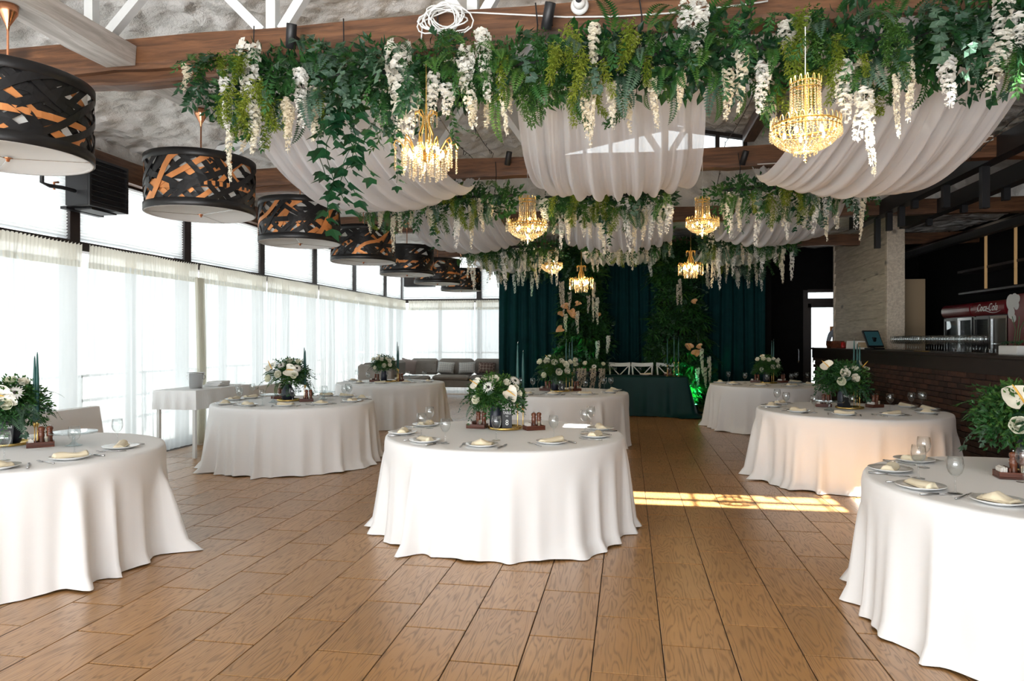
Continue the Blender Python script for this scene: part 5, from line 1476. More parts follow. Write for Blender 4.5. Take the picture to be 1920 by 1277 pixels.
def xchair():
    t = T('cross_back_chair', 'c', 'chair', group='white cross-back chairs at the head table')
    # origin on floor, sitter faces -y (towards the hall); back at +y
    MB().box(-.21, .21, -.20, .20, .44, .47, bev=.012).build('seat', M['white'], t)
    for x in (-.18, .18):
        MB().tube([(x, -.17, 0), (x, -.17, .44)], .017, 8).build('leg', M['white'], t)
        MB().tube([(x * .95, .19, 0), (x, .185, .45), (x * 1.08, .22, .70), (x * 1.16, .25, .91)], .017, 8).build('leg', M['white'], t)
    m = MB(); pts = [(-.225 + .45 * i / 10, .25 + .03 * sin(PI * i / 10), .90 + .015 * (2 * i / 10 - 1) ** 2) for i in range(11)]
    for a, b in zip(pts, pts[1:]): m.bar(a, b, .022, .075)
    m.build('top_rail', M['white'], t)
    for s in (-1, 1):
        pts = [(s * (.19 - .38 * i / 8), .20 + .05 * i / 8 + .03 * sin(PI * i / 8), .48 + .40 * i / 8) for i in range(9)]
        MB().tube(pts, .011, 6).build('cross_slat', M['white'], t)
    return t
xc = None
for i, u in enumerate((1160, 1206, 1253)):
    p = ony(u, 690, 15.35)
    if xc is None: xc = xchair(); o = xc
    else: o = dup(xc)
    o.location = (p.x, 15.55, 0); o.rotation_euler = (0, 0, (-.05, .04, -.02)[i]); o.scale = (1.08, 1.08, 1.09)
    o['label'] = 'white cross-back chair behind the head table, %s from its left' % ordn[i]
for i, u in enumerate((1153, 1200, 1253)):
    p = ony(u, 700, 14.55)
    O('wine_glass', GLASS, loc=(p.x, p.y, .803), label='clear wine glass on the dark green head table, %s from left' % ordn[i], cat='glass', group='wine glasses on the head table')
for i, (u, vt, vb) in enumerate(((1256, 632, 684), (1264, 626, 678), (1267.5, 630, 678))):
    p = ony(u, 700, 14.42); Zq = -p.x * sn + p.y * cs
    zt = H - (vt - CY) / F * Zq; zb = H - (vb - CY) / F * Zq
    x = p.x + .05 * (i - 1)
    O('candle_holder', holder_mesh(zb - .803), loc=(x, p.y, .803), label='slim brass candle holder on the head table, %s from left' % ordn[i], cat='candle holder', group='brass candle holders')
    o = O('taper_candle', taper_mesh(zt - zb), loc=(x, p.y, zb - .0205), label='tall green taper candle on the head table, %s from left' % ordn[i], cat='candle', group='dark green taper candles')
p = ony(1210, 700, 14.75); O('dinner_plate', PLATE, loc=(p.x, p.y, .803), label='white plate on the head table before the middle chair', cat='plate')
O('napkin', NAP[1], loc=(p.x, p.y, .817), label='pale napkin on the head table plate', cat='napkin')
p = ony(1253, 700, 14.75); ct = caddy((p.x, p.y, .803), TH, 'dark wooden condiment caddy on the head table', 'the head table', 'right')
# head table flower arrangement with hanging amaranth
p = ony(1102, 690, 14.35)
g = T('flower_arrangement', 'low green arrangement with hanging dried amaranth on the head table', 'flowers', (p.x, p.y, .80))
q = random.Random(91)
MB().lathe([(.001, .003), (.25, .003), (.28, .10), (.26, .10), (.23, .015), (.001, .015)], 20, cap0=False, cap1=False).build('bowl', M['navy'], g, smooth=True)
for i in range(46):
    x = q.uniform(-.42, .42); d = Vector((x * 1.2 + q.uniform(-.4, .4), q.uniform(-1, .6), q.uniform(-.2, 1)))
    put(g, q.choice(['sprig', 'frond', 'fernmid', 'euc', 'sprig']), (x, q.uniform(-.15, .1), q.uniform(.10, .22)), d, q.uniform(.5, .85), q)
for i in range(8): O('leaf_clump', A['clump'][q.randrange(3)], g, loc=(q.uniform(-.4, .4), q.uniform(-.12, .1), q.uniform(.14, .24)), rot=(q.uniform(0, 6), q.uniform(0, 6), 0), scale=.8, kind='stuff')
PAMP = wist_mesh(.5, .030, 'pampas', .7, 15)
for x, ln in ((-.28, .28), (-.17, .42), (-.12, .52), (-.05, .36), (.09, .50), (.15, .40), (.27, .42), (.33, .30)):
    O('hanging_amaranth', PAMP, g, loc=(x, -.40 + q.uniform(-.03, .03), .16), scale=(.9, .9, ln / .5))
for i in range(9): flower(g, q.choice(['rose', 'rose', 'gerb']), (q.uniform(-.4, .4), -.2 + q.uniform(-.08, .05), q.uniform(.2, .34)), (q.uniform(-.5, .5), -.8, .6), q.uniform(.9, 1.3))

# ================================================================== FLOWER COLUMNS with green up-lights
def column(u0, u1, v0, y, lab, sd, peach, strands):
    a, b = ony(u0, 600, y), ony(u1, 600, y); xc_ = (a.x + b.x) / 2; hw = (b.x - a.x) / 2; top = ony((u0 + u1) / 2, v0, y).z
    q = random.Random(sd)
    g = T('flower_column', lab, 'flower column', (xc_, y, 0))
    MB().box(-hw * .55, hw * .55, .05, .35, 0, top, bev=.02).build('core_frame', M['blackwall'], g)
    for i in range(150):
        z = top * q.random(); w_ = hw * (.72 + .2 * sin(z * 2.2 + sd))
        x = q.uniform(-1, 1) * w_; s_ = (1 - (x / w_) ** 2) ** .5
        O('leaf_clump', A['clump'][q.choice([0, 1, 2, 1])], g, loc=(x, -.22 * s_ + .1, z), rot=(q.uniform(0, 6), q.uniform(0, 6), 0), scale=q.uniform(.9, 1.4), kind='stuff')
    for i in range(190):
        z = top * (.02 + .96 * q.random()); w_ = hw * (.8 + .2 * sin(z * 2.2 + sd)); x = q.uniform(-1, 1) * w_
        d = Vector((x / w_ * 1.1 + q.uniform(-.3, .3), -1 + abs(x / w_) * .7, q.uniform(-.5, .55)))
        kk = q.choice(['sprig', 'palm', 'palm', 'fernmid', 'euc', 'sprig', 'palm'])
        i_ = None
        if kk == 'palm': i_ = q.choice([1, 0, 0, 2])
        if kk == 'sprig': i_ = q.choice([2, 2, 0])
        put(g, kk, (x, -.26 + .25 * (x / w_) ** 2, z), d, q.uniform(.75, 1.25), q, i=i_)
    for i in range(16):
        z = top * q.random(); x = q.uniform(-.8, .8) * hw
        put(g, 'strap', (x, -.25, z), (0, -1, .2), q.uniform(.8, 1.1), q)
    for (u, v, s) in peach:
        p = ony(u, v, y - .5); flower(g, 'peach', (p.x - xc_, -.5, p.z), (q.uniform(-.5, .5), -1, .6), s * 1.6, q.uniform(0, 6))
    for (u, v, ln, kd) in strands:
        p = ony(u, v, y - .5)
        O('hanging_amaranth' if kd == 'p' else 'flower_strand', PAMP if kd == 'p' else A['wist'][3 if kd == 'c' else 0], g, loc=(p.x - xc_, -.52, p.z), rot=(0, 0, q.uniform(0, 6)), scale=(1.0, 1.0, ln / .5))
    return xc_, top
column(1048, 1142, 462, 16.1, 'dense green flower column left of the head table centre', 61,
       [(1062, 575, 1.0), (1070, 584, 1.1), (1075, 592, 1.0), (1051, 590, .9), (1052, 617, 1.0), (1082, 570, .8), (1122, 590, .6)],
       [(1056, 530, .75, 'p'), (1052, 530, .55, 'p'), (1068, 548, .4, 'p'), (1113, 530, .9, 'c'), (1120, 560, .6, 'c'), (1083, 585, .5, 'c'), (1103, 555, .4, 'p'), (1120, 640, .45, 'w'), (1061, 590, .4, 'c'), (1140, 630, .4, 'w')])
column(1212, 1330, 458, 16.1, 'dense green flower column at the right end of the head table', 62,
       [(1303, 566, .8), (1293, 652, 1.1), (1304, 664, 1.1), (1313, 650, .8)],
       [(1276, 525, .55, 'p'), (1271, 535, .45, 'p'), (1328, 500, .5, 'p'), (1325, 508, .35, 'p'), (1316, 655, .6, 'c'), (1330, 670, .6, 'c'), (1322, 690, .45, 'c'), (1220, 490, .35, 'w'), (1308, 690, .4, 'w')])
for i, (u, v, y, pw) in enumerate(((1085, 690, 15.45, 14), (1286, 700, 15.5, 16), (1302, 752, 15.7, 9))):
    p = ony(u, v, y)
    t = T('led_uplight', 'small green LED floor light before the %s' % ('left flower column', 'right flower column', 'right velvet drape')[i], 'light', (p.x, p.y, 0), group='green LED up-lights')
    MB().lathe([(.001, .0), (.075, .0), (.08, .05), (.07, .12), (.06, .12), (.001, .09)], 18, cap0=False, cap1=False).build('housing', M['black'], t, smooth=True)
    MB().lathe([(.001, .10), (.058, .118), (.001, .118)], 16, cap0=False, cap1=False).build('led_lens', M['ledgreen'], t)
    l = bpy.data.lights.new('green_beam', 'SPOT'); l.energy = pw * 22; l.color = (.04, 1, .38); l.spot_size = rad(85); l.spot_blend = .8; l.shadow_soft_size = .05
    lo = bpy.data.objects.new('green_beam', l); COL.objects.link(lo); lo.parent = t; lo.location = (0, 0, .14); lo.rotation_euler = Vector((0, .8, 1)).to_track_quat('-Z', 'Y').to_euler()

# ================================================================== SOFA and cushions at the back left
def cushion_mesh(w, h, t, nx=10, nz=8):
    m = MB(); vs = []; fs = []
    for s in (-1, 1):
        for j in range(nz + 1):
            for i in range(nx + 1):
                x = 2 * i / nx - 1; z = 2 * j / nz - 1; e = (max(0, 1 - x ** 4) * max(0, 1 - z ** 4)) ** .5
                k = 1 - .05 * (1 - abs(x)) * 0
                vs.append((x * w / 2 * (1 - .04 * (1 - z * z)), s * (.012 + t / 2 * e), z * h / 2 * (1 - .05 * (1 - x * x))))
    N_ = (nx + 1) * (nz + 1)
    for j in range(nz):
        for i in range(nx):
            a = j * (nx + 1) + i; q = (a, a + 1, a + nx + 2, a + nx + 1); fs.append(q); fs.append(tuple(N_ + k for k in reversed(q)))
    for i in range(nx): fs.append((i + 1, i, N_ + i, N_ + i + 1)); a = nz * (nx + 1); fs.append((a + i, a + i + 1, N_ + a + i + 1, N_ + a + i))
    for j in range(nz): a = j * (nx + 1); b = a + nx + 1; fs.append((a, b, N_ + b, N_ + a)); fs.append((b + nx, a + nx, N_ + a + nx, N_ + b + nx))
    m.add(vs, fs); return m
def pillow_mat(name, c1, c2, sc):
    m, t, out = nt(name); L = t.links.new
    tc = N(t, 'ShaderNodeTexCoord'); mp = N(t, 'ShaderNodeMapping'); mp.inputs['Rotation'].default_value = (0, rad(45), 0); mp.inputs['Scale'].default_value = (sc, sc, sc)
    ch = N(t, 'ShaderNodeTexChecker', Scale=1.0); ch.inputs[1].default_value = rgba(c1); ch.inputs[2].default_value = rgba(c2)
    nz = N(t, 'ShaderNodeTexNoise', Scale=18.0, Detail=4.0); L(tc.outputs['Object'], nz.inputs['Vector'])
    L(tc.outputs['Object'], mp.inputs['Vector']); L(mp.outputs[0], ch.inputs['Vector'])
    mx = N(t, 'ShaderNodeMix', _data_type='RGBA'); mx.inputs[7].default_value = rgba(c1); L(ch.outputs[0], mx.inputs[6]); L(nz.outputs[0], mx.inputs[0])
    b = N(t, 'ShaderNodeBsdfPrincipled', Roughness=.9); L(mx.outputs[2], b.inputs['Base Color']); L(b.outputs[0], out.inputs[0]); return m
M['pil1'] = pillow_mat('pale_patterned_fabric', (.62, .60, .57), (.36, .37, .38), 22)
M['pil2'] = pillow_mat('brown_diamond_fabric', (.13, .075, .06), (.50, .40, .34), 16)
M['pil3'] = pm('dusty_pink_fabric', (.36, .29, .27), .9)
sf = T('corner_sofa', 'taupe buttoned corner sofa under the back windows', 'sofa', (-4.6, 18.5, 0))
def sbox(nm, x0, x1, y0, y1, z0, z1, b=.05): return MB().box(x0 + 4.6, x1 + 4.6, y0 - 18.5, y1 - 18.5, z0, z1, bev=b).build(nm, M['sofa'], sf)
sbox('base_frame', -6.15, -2.75, 18.15, 19.0, .26, .44, .02); sbox('base_frame', -6.15, -5.3, 15.3, 18.12, .26, .44, .02)
for a, b in ((-5.28, -4.26), (-4.24, -3.35), (-3.33, -2.75)): sbox('seat_cushion', a, b, 18.12, 18.75, .44, .58)
for a, b in ((15.32, 16.7), (16.72, 18.1)): sbox('seat_cushion', -6.0, -5.3, a, b, .44, .58)
btn = MB().ball((0, 0, 0), .022, 8, 5, (1, .5, 1)).mesh('tuft_button', M['sofa'], True)
for a, b in ((-6.1, -5.30), (-5.28, -4.27), (-4.25, -3.36), (-3.34, -2.75)):
    c = sbox('back_cushion', a, b, 18.76, 19.0, .56, 1.02, .07)
    for i in range(3):
        for z in (.72, .88):
            x = a + (b - a) * (i + .5 + (.25 if z > .8 else -.1)) / 3.1
            O('tuft_button', btn, c, loc=(x + 4.6, 18.755 - 18.5, z))
for a, b in ((15.32, 16.7), (16.72, 18.1)): sbox('back_cushion', -6.2, -6.0, a, b, .56, 1.0, .07)
sbox('armrest', -6.2, -5.35, 15.15, 15.31, .40, .98, .05)
for x, y in ((-5.35, 15.4), (-5.4, 18.25), (-4.25, 18.25), (-3.34, 18.25), (-2.8, 18.25), (-6.05, 15.4), (-2.8, 18.9)):
    MB().lathe([(.018, 0), (.026, .26)], 10).build('leg', M['walnut'], sf, loc=(x + 4.6, y - 18.5, 0))
PIL = cushion_mesh(.48, .31, .14)
for i, (u, mt, lab) in enumerate(((836, 'pil1', 'pale patterned cushion on the grey sofa, left of two alike'), (876, 'pil1', 'pale patterned cushion on the grey sofa, right of two alike'), (913, 'pil2', 'brown diamond-patterned cushion on the grey sofa'))):
    p = ony(u, 693, 18.62)
    PIL.build('cushion', M[mt], smooth=True, loc=(p.x, 18.62, .775), rot=(-.28, (.06, -.05, .04)[i], 0), label=lab, cat='cushion', group='cushions on the sofa')
p = ony(757, 695, 18.5); p.x += .15; cushion_mesh(.45, .42, .15).build('cushion', M['pil3'], smooth=True, loc=(p.x, 18.5, .80), rot=(-.2, .2, .7), label='dusty pink cushion leaning in the sofa corner', cat='cushion', group='cushions on the sofa')

# ================================================================== WHITE BENCHES, SIDE TABLE by the curtains
for i, (y0, y1) in enumerate(((3.1, 6.62), (9.6, 10.9))):
    t = T('covered_bench', 'white covered bench backed to the hall, %s' % ('behind the left edge table' if i == 0 else 'beyond the ice bucket table'), 'bench', (-5.62, y0, 0), group='white covered benches')
    L_ = y1 - y0
    m = MB(); m.add([(-.10, 0, .12), (.06, 0, .12), (.0, 0, .835), (-.12, 0, .835), (-.10, L_, .12), (.06, L_ + .03, .12), (.0, L_ - .05, .835), (-.12, L_ - .05, .835)],
                    [(0, 1, 2, 3), (7, 6, 5, 4), (1, 5, 6, 2), (3, 2, 6, 7), (0, 3, 7, 4), (0, 4, 5, 1)]); m.build('backrest', M['cloth'], t)
    MB().box(-.55, -.11, .02, L_ - .03, .36, .48, bev=.03).build('seat_pad', M['cloth'], t)
    MB().box(-.53, .03, .03, L_ - .04, .0, .12).build('plinth', M['white'], t)
    MB().box(-.5, -.12, .1, L_ - .1, .12, .36).build('seat_box', M['white'], t)
c = Vector((-5.85, 8.80, 0))
sx, sy = .30, .66
t = T('side_table', 'small white side table holding the ice bucket by the curtains', 'table', (c.x, 8.80, 0))
MB().box(-sx, sx, -sy, sy, .85, .88).build('tabletop', M['white'], t)
for x in (-sx + .04, sx - .04):
    for y in (-sy + .04, sy - .04): MB().box(x - .02, x + .02, y - .02, y + .02, 0, .85).build('leg', M['white'], t)
m = MB(); n = 120
per = [(-1, -1), (1, -1), (1, 1), (-1, 1)]
def rp(s):
    k = int(s * 4) % 4; f = s * 4 - int(s * 4); a, b = per[k], per[(k + 1) % 4]; return Vector(((a[0] + (b[0] - a[0]) * f) * (sx + .008), (a[1] + (b[1] - a[1]) * f) * (sy + .008), 0))
vs = []; fs = []
for j, (dz, o) in enumerate(((0, 0), (.02, .004), (.12, .012), (.25, .02))):
    for i in range(n):
        p = rp(i / n); k = 1 + (o * (1.2 + sin(i * .9) + .5 * sin(i * .37))) / .6
        vs.append((p.x * k, p.y * (1 + (k - 1) * .5), .886 - dz))
for j in range(3):
    for i in range(n): fs.append((j * n + i, (j + 1) * n + i, (j + 1) * n + (i + 1) % n, j * n + (i + 1) % n))
fs.append(tuple(range(n))); m.add(vs, fs)
m.build('table_runner', M['cloth'], smooth=False, loc=(c.x, 8.80, 0), label='white cloth over the side table by the curtains', cat='tablecloth')
b = Vector((-5.84, 8.57, .888))
t = T('ice_bucket', 'polished steel ice bucket on the white side table', 'bucket', b)
MB().lathe([(.001, 0), (.078, 0), (.082, .01), (.108, .20), (.116, .205), (.116, .213), (.104, .21), (.078, .012), (.001, .012)], 26, cap0=False, cap1=False).build('bucket_body', M['silver'], t, smooth=True)
for a in (.2, PI + .2):
    MB().tube([(.108 * cos(a + d) + .02 * cos(a) * sin(k), .108 * sin(a + d), .15 + .03 * cos(k)) for k, d in ((i * PI / 4, 0.12 * sin(i * PI / 4)) for i in range(9))], .004, 5, False).build('ring_handle', M['silver'], t)
for i in range(3):
    MB().box(-.11, .11, -.15, .15, 0, .022, bev=.008).build('folded_linen', M['cloth'], loc=(-5.83 + .012 * i, 9.05, .8885 + .0225 * i), rot=(0, 0, .08 * i), label='folded white linen on the side table, %s of the stack' % ('bottom', 'middle', 'top')[i], cat='linen', group='folded linens on the side table')
# ================================================================== BRICK BAR
BX, BZ, BY0, BY1 = 4.2, 1.37, 5.0, 16.75
bar = T('bar_counter', 'long dark brick bar counter along the right side', 'bar', (BX, BY0, 0))
LB = BY1 - BY0
MB().box(.03, .55, 0, LB - .02, 0, 1.14).build('core_wall', M['brickcore'], bar)
MB().box(-.06, .72, -.05, LB + .05, 1.33, 1.37, bev=.006).build('countertop', M['darkframe'], bar)
MB().box(-.03, .68, -.02, LB + .02, 1.14, 1.33).build('fascia', M['darkframe'], bar)
bm = MB().box(0, .05, 0, .239, 0, .066, bev=.004).mesh('brick', M['brick'])
bl = []; restb = MB()
for r in range(15):
    z = .01 + r * .076
    for k in range(-1, int(LB / .25) + 1):
        y = k * .25 + (.125 if r % 2 else 0)
        if y < 0 or y + .24 > LB: continue
        p = project((BX, BY0 + y + .12, z + .03))
        bl.append((0 if (p is None or p[0] > 1960) else 1 / p[2], y, z))
bl.sort(reverse=True)
qb = random.Random(3)
for w__, y, z in bl[:299]: O('brick', bm, bar, loc=(-.012 + qb.uniform(-.004, .004), y, z))
for w__, y, z in bl[299:]:
    o = qb.uniform(-.004, .004); restb.box(-.012 + o, .035, y, y + .24, z, z + .068)
restb.build('brickwork', M['brick'], bar, kind='stuff')
MB().box(BX + .6, XR - .02, 3.0, 18.8, 0, .27).build('floor_platform', M['blackwall'], kind='structure', label='dark raised floor behind the bar', cat='floor')
# plank partition
pp = T('plank_partition', 'pale waney-edged plank partition standing behind the bar', 'partition', (5.05, 14.55, 0))
zz = .275; i = 0
while zz < 3.92:
    h = .285 if i % 3 else .30
    h = min(h, 3.98 - zz)
    m = MB(); n = 24; vs = []
    for k in range(n + 1):
        y = 3.45 * k / n; w0 = .020 * noise.noise(Vector((y * 2.3, i * 3.7, 0))) + .008 * noise.noise(Vector((y * 8, i, 3)))
        vs += [(-.062, y, zz - .03 + w0), (-.022, y, zz + h), (.0, y, zz + h), (.0, y, zz - .025 + w0)]
    fs = []
    for k in range(n):
        for e in range(4): fs.append((k * 4 + e, k * 4 + (e + 1) % 4, k * 4 + 4 + (e + 1) % 4, k * 4 + 4 + e))
    fs += [(3, 2, 1, 0), tuple(n * 4 + e for e in (0, 1, 2, 3))]
    m.add(vs, fs); m.build('plank', M['plank'], pp); zz += h; i += 1
MB().box(.0, .10, .0, 3.45, .272, 3.96).build('backing_frame', M['greywood'], pp)
MB().box(-.07, .10, 3.42, 3.50, .272, 3.97, bev=.006).build('edge_strip', M['plank'], pp)
MB().box(-.085, .24, -.13, .0, .272, 3.98, bev=.01).build('end_post', M['plank'], pp)
p = at(1700, 620, 15.0)
MB().box(5.42, 5.92, 15.1, 15.14, .275, 2.78, bev=.006).build('beige_board', M['beige'], label='tall plain beige board standing behind the plank partition', cat='board')
# things on the counter
def onbar(u, x=4.45):
    k = (u - CX) / F; Z = x / (k * cs - sn); return Vector((x, k * Z * sn + Z * cs, BZ + .001))
cnt = 0
for (u0, u1, lab, grp) in ((1674, 1726, 'left group on the bar', 'left rows of glasses on the bar'), (1737, 1843, 'right group on the bar', 'right rows of glasses on the bar')):
    a, b = onbar(u0), onbar(u1); n = int(abs(a.y - b.y) / .082)
    for r in range(2):
        for i in range(n):
            O('wine_glass', GLASS, loc=(4.42 + r * .085, b.y + (a.y - b.y) * (i + .5 * (r % 2)) / n, BZ + .001), scale=(1.05, 1.05, 1.28), label='wine glass, %s from the left in the %s row, %s' % (ordn[i] if i < 20 else 'twenty-first', ('front', 'back')[r], lab), cat='glass', group=grp)
p = onbar(1641, 4.5)
t = T('touch_till', 'black tilted touch-screen till on the bar counter', 'till', p, .5)
MB().box(-.14, .14, -.09, .12, 0, .03, bev=.01).build('till_base', M['black'], t)
MB().bar((0, .06, .02), (0, .02, .22), .06, .05).build('stand', M['black'], t)
Mt = Matrix.Translation((0, -.02, .04)) @ Matrix.Rotation(-.42, 4, 'X')
MB().box(-.19, .19, -.012, .02, 0, .34, Mt, bev=.008).build('screen_housing', M['black'], t)
MB().box(-.17, .17, -.0135, -.0125, .03, .31, Mt).build('screen', M['screen'], t)
p = onbar(1608, 4.40)
for j, (u, rz_, lab) in enumerate(((1600, .5, 'white folded price board on the bar counter, left one'), (1618, .45, 'white framed card on the bar counter, right one'))):
    p = onbar(u, 4.36); t = T('counter_sign', lab, 'sign', p, rz_ - .9)
    Mt = Matrix.Rotation(-.75, 4, 'X'); MB().box(-.13, .13, -.004, .004, 0, .21, Mt).build('sign_panel', M['paper'], t)
    MB().box(-.10, .10, .10, .16, 0, .012).build('sign_foot', M['paper'], t)
    if j: MB().box(-.10, .09, -.0052, -.0042, .04, .17, Mt).build('picture', M['beige'], t)
p = onbar(1566, 4.42)
for k in range(5): MB().box(-.13, .13, -.17, .17, 0, .030, bev=.003).build('wooden_menu', M['mill'], loc=(p.x, p.y, BZ + .001 + .031 * k), rot=(0, 0, .06 * (k % 3)), label='brown wooden menu board on the bar end, %s from the bottom of its stack' % ordn[k], cat='menu', group='stack of menus on the bar')
p = onbar(1581, 4.42)
MB().lathe([(.001, 0), (.045, 0), (.05, .02), (.048, .13), (.044, .13), (.044, .01), (.001, .01)], 18, cap0=False, cap1=False).build('red_cup', pm('red_enamel', (.45, .02, .02), .3), loc=p, smooth=True, label='small red cup beside the menu stack on the bar', cat='cup')
p = onbar(1905, 4.45)
t = T('white_planter', 'white square planter with an orchid on the bar at the right edge', 'planter', (p.x, p.y, p.z))
MB().box(-.09, .09, -.20, .20, 0, .11, bev=.008).build('pot', M['white'], t)
for k in range(3): MB().tube([(0, .05 * k - .05, .1), (.02, .05 * k - .05, .3), (.06 - .05 * k, .05 * k - .1, .45)], .004, 5).build('stem', M['stem'], t)
for k in range(5): put(t, 'sprig', (0, .06 * k - .12, .12), (sin(k * 2), cos(k * 2), .6), .5, i=2)
p = onbar(1728, 4.36); 
MB().box(-.05, .05, -.16, .16, 0, .012, bev=.003).build('bottle_opener_tray', M['brass'], loc=p, label='small brass tray between the two glass groups on the bar', cat='tray')
# drinks fridges along the black wall
def fridge(y0, y1, sign, lab):
    x0, x1, zb, zt = 6.55, 7.25, .275, 2.0
    t = T('drinks_fridge', lab, 'fridge', (x0, (y0 + y1) / 2, zb), group='red-topped drinks fridges')
    w = y1 - y0; h = zt - zb
    MB().box(.03, .70, -w / 2, w / 2, 0, h).build('cabinet', M['black'], t)
    for s in (-1, 1):
        c = s * w / 4
        fm = MB()
        for (a, b, c0, c1) in ((c - w / 4 + .01, c - w / 4 + .05, .1, h - .02), (c + w / 4 - .05, c + w / 4 - .01, .1, h - .02), (c - w / 4 + .05, c + w / 4 - .05, .1, .15), (c - w / 4 + .05, c + w / 4 - .05, h - .07, h - .02)):
            fm.box(-.02, .02, a, b, c0, c1)
        d = fm.build('glass_door', M['silver'] if s < 0 else M['black'], t)
        MB().box(-.005, .0, c - w / 4 + .05, c + w / 4 - .05, .15, h - .07).build('pane', M['pane'], d)
        MB().bar((-.05, c - s * (w / 4 - .07), .6), (-.05, c - s * (w / 4 - .07), 1.1), .02, .02).build('door_handle', M['silver'], d)
        for k in range(3):
            MB().box(.025, .05, c - w / 4 + .06, c + w / 4 - .06, .35 + k * .42, .37 + k * .42).build('shelf', M['silver'], t)
    hd = MB(); n = 12; vs = []
    for sgn in (-w / 2, w / 2):
        for k in range(n + 1):
            a = -PI / 2 + PI * k / n; vs.append((.02 - .09 * cos(a), sgn, h + .13 + .13 * sin(a)))
        vs += [(.6, sgn, h + .26), (.6, sgn, h)]
    mN = n + 3; fs = [tuple(range(mN - 1, -1, -1)), tuple(range(mN, 2 * mN))] + [(i, (i + 1) % mN, mN + (i + 1) % mN, mN + i) for i in range(mN)]
    hd.add(vs, fs); hp = hd.build('header_panel', M['red'], t)
    if sign:
        text(hp, 'Coca-Cola', .20, (-.0745, -.02, h + .135), (PI / 2, 0, -PI / 2), shear=.35, sx=.85)
        MB().tube([(-.077, .40 - .9 * k / 14, h + .07 + .035 * sin(k * .45)) for k in range(15)], [.003 + .005 * sin(PI * k / 14) for k in range(15)], 4).build('logo_flourish', M['letter'], hp)
    return t
fridge(14.55, 15.75, False, 'glass-door drinks fridge with a plain red header, left of the branded one')
fridge(13.3, 14.5, True, 'glass-door drinks fridge with a red header with white script')
t = T('drinks_fridge', 'tall red-sided fridge with white splash at the right edge', 'fridge', (6.5, 12.6, .275), group='red-topped drinks fridges')
MB().box(0, .75, -.62, .62, 0, 2.05, bev=.02).build('cabinet', M['red'], t)
sp = MB()
for (y, z, r) in ((.52, 1.92, .14), (.40, 1.95, .12), (.50, 1.74, .11), (.34, 1.86, .08), (.42, 1.64, .07), (.30, 1.97, .07)): 
    sp.add([(-.004 - .0004 * r, y + r * cos(a), z + r * sin(a)) for a in [2 * PI * k / 14 for k in range(14)]], [tuple(range(14))])
sp.build('white_splash', M['letter'], t)
MB().box(-.004, 0, -.5, .5, .2, .6).build('lower_grille', M['black'], t)
t = T('back_shelf', 'dark wall shelf with warm upright strips above the fridges', 'shelf', (7.2, 13.6, 2.95))
MB().box(-.3, .18, -1.4, 2.4, 0, .05).build('shelf_board', M['darkframe'], t)
MB().box(-.28, .18, -1.4, 2.4, -.45, -.41).build('shelf_board', M['darkframe'], t)
for y in (.15, 1.2): MB().box(-.33, -.29, y - .015, y + .015, -.40, .75).build('warm_strip', M['dullgold'], t)
# black steel frame above the bar: two lengthwise beams with hanging posts
t = T('steel_bar_frame', 'black steel frame of beams and hanging posts above the bar', 'frame', (0, 0, 0))
MB().box(4.12, 4.28, 4.5, 13.9, 3.62, 3.86).build('lengthwise_beam', M['black'], t)
MB().box(5.0, 5.16, 4.5, 13.9, 3.62, 3.86).build('lengthwise_beam', M['black'], t)
MB().box(4.30, 4.34, 5.0, 14.0, 3.862, 3.88).build('steel_edge', M['silver'], t)
post = {}
def fpost(x, y, z0, w=.085):
    MB().box(x - w / 2, x + w / 2, y - w / 2, y + w / 2, z0, 3.62, bev=.005).build('hanging_post', M['black'], t)
for (u, vb) in ((1846, 391), (1773, 390), (1715, 390), (1690, 425), (1667, 433), (1645, 466)):
    p = onx(u, vb, 4.2)
    fpost(4.2, p.y, min(3.5, max(2.5, p.z)))
for (u, vb) in ((1886, 376), (1807, 375), (1742, 376)):
    p = onx(u, vb, 5.08); fpost(5.08, p.y, min(3.5, p.z))
t2 = T('lower_steel_rail', 'black steel rail with bright top edge running behind the hanging posts', 'rail', (0, 0, 0))
MB().box(6.0, 6.12, 5, 18, 3.35, 3.5).build('rail_body', M['black'], t2); MB().box(5.98, 6.0, 5, 18, 3.47, 3.51).build('bright_edge', M['silver'], t2)
# dome speaker near second beam
p = ony(1735, 322, 8.3)
t = T('ceiling_speaker', 'round black speaker hanging near the second beam at right', 'speaker', p)
MB().ball((0, 0, 0), .13, 18, 10, (1, 1, .8)).build('speaker_body', M['black'], t, smooth=True); MB().tube([(0, 0, .1), (0, 0, 3.64 - p.z)], .015, 8).build('bracket', M['black'], t)

# ================================================================== HEATER with louvres and pipe
t = T('fan_heater', 'black louvred fan heater above the left windows', 'heater', (-6.42, 6.98, 3.10))
MB().box(0, .30, 0, .62, 0, .56, bev=.01).build('casing', M['black'], t)
fm = MB()
for (a, b, c, d) in ((0, .03, 0, .56), (.59, .62, 0, .56), (.03, .59, 0, .03), (.03, .59, .53, .56)): fm.box(.30, .325, a, b, c, d)
fm.build('grille_frame', M['black'], t)
lm_ = MB().box(-.03, .03, 0, .56, -.004, .004, Matrix.Rotation(.6, 4, 'Y')).mesh('louvre', M['black'])
for k in range(8): O('louvre', lm_, t, loc=(.315, .03, .065 + k * .062))
MB().box(-.08, .0, .02, .6, -.03, .0).build('bracket', M['black'], t); MB().box(.04, .26, .1, .5, -.03, -.012).build('drip_rail', M['black'], t)
MB().tube([(.15, -.02, .16), (.15, -.20, .16), (.12, -.34, .15), (.10, -.42, .17), (.10, -.42, .55)], .022, 8).build('supply_pipe', M['black'], t, smooth=True)
MB().tube([(.12, -.28, .12), (.12, -.28, .20), (.12, -.22, .215)], .012, 6).build('valve', M['coppermet'], t)
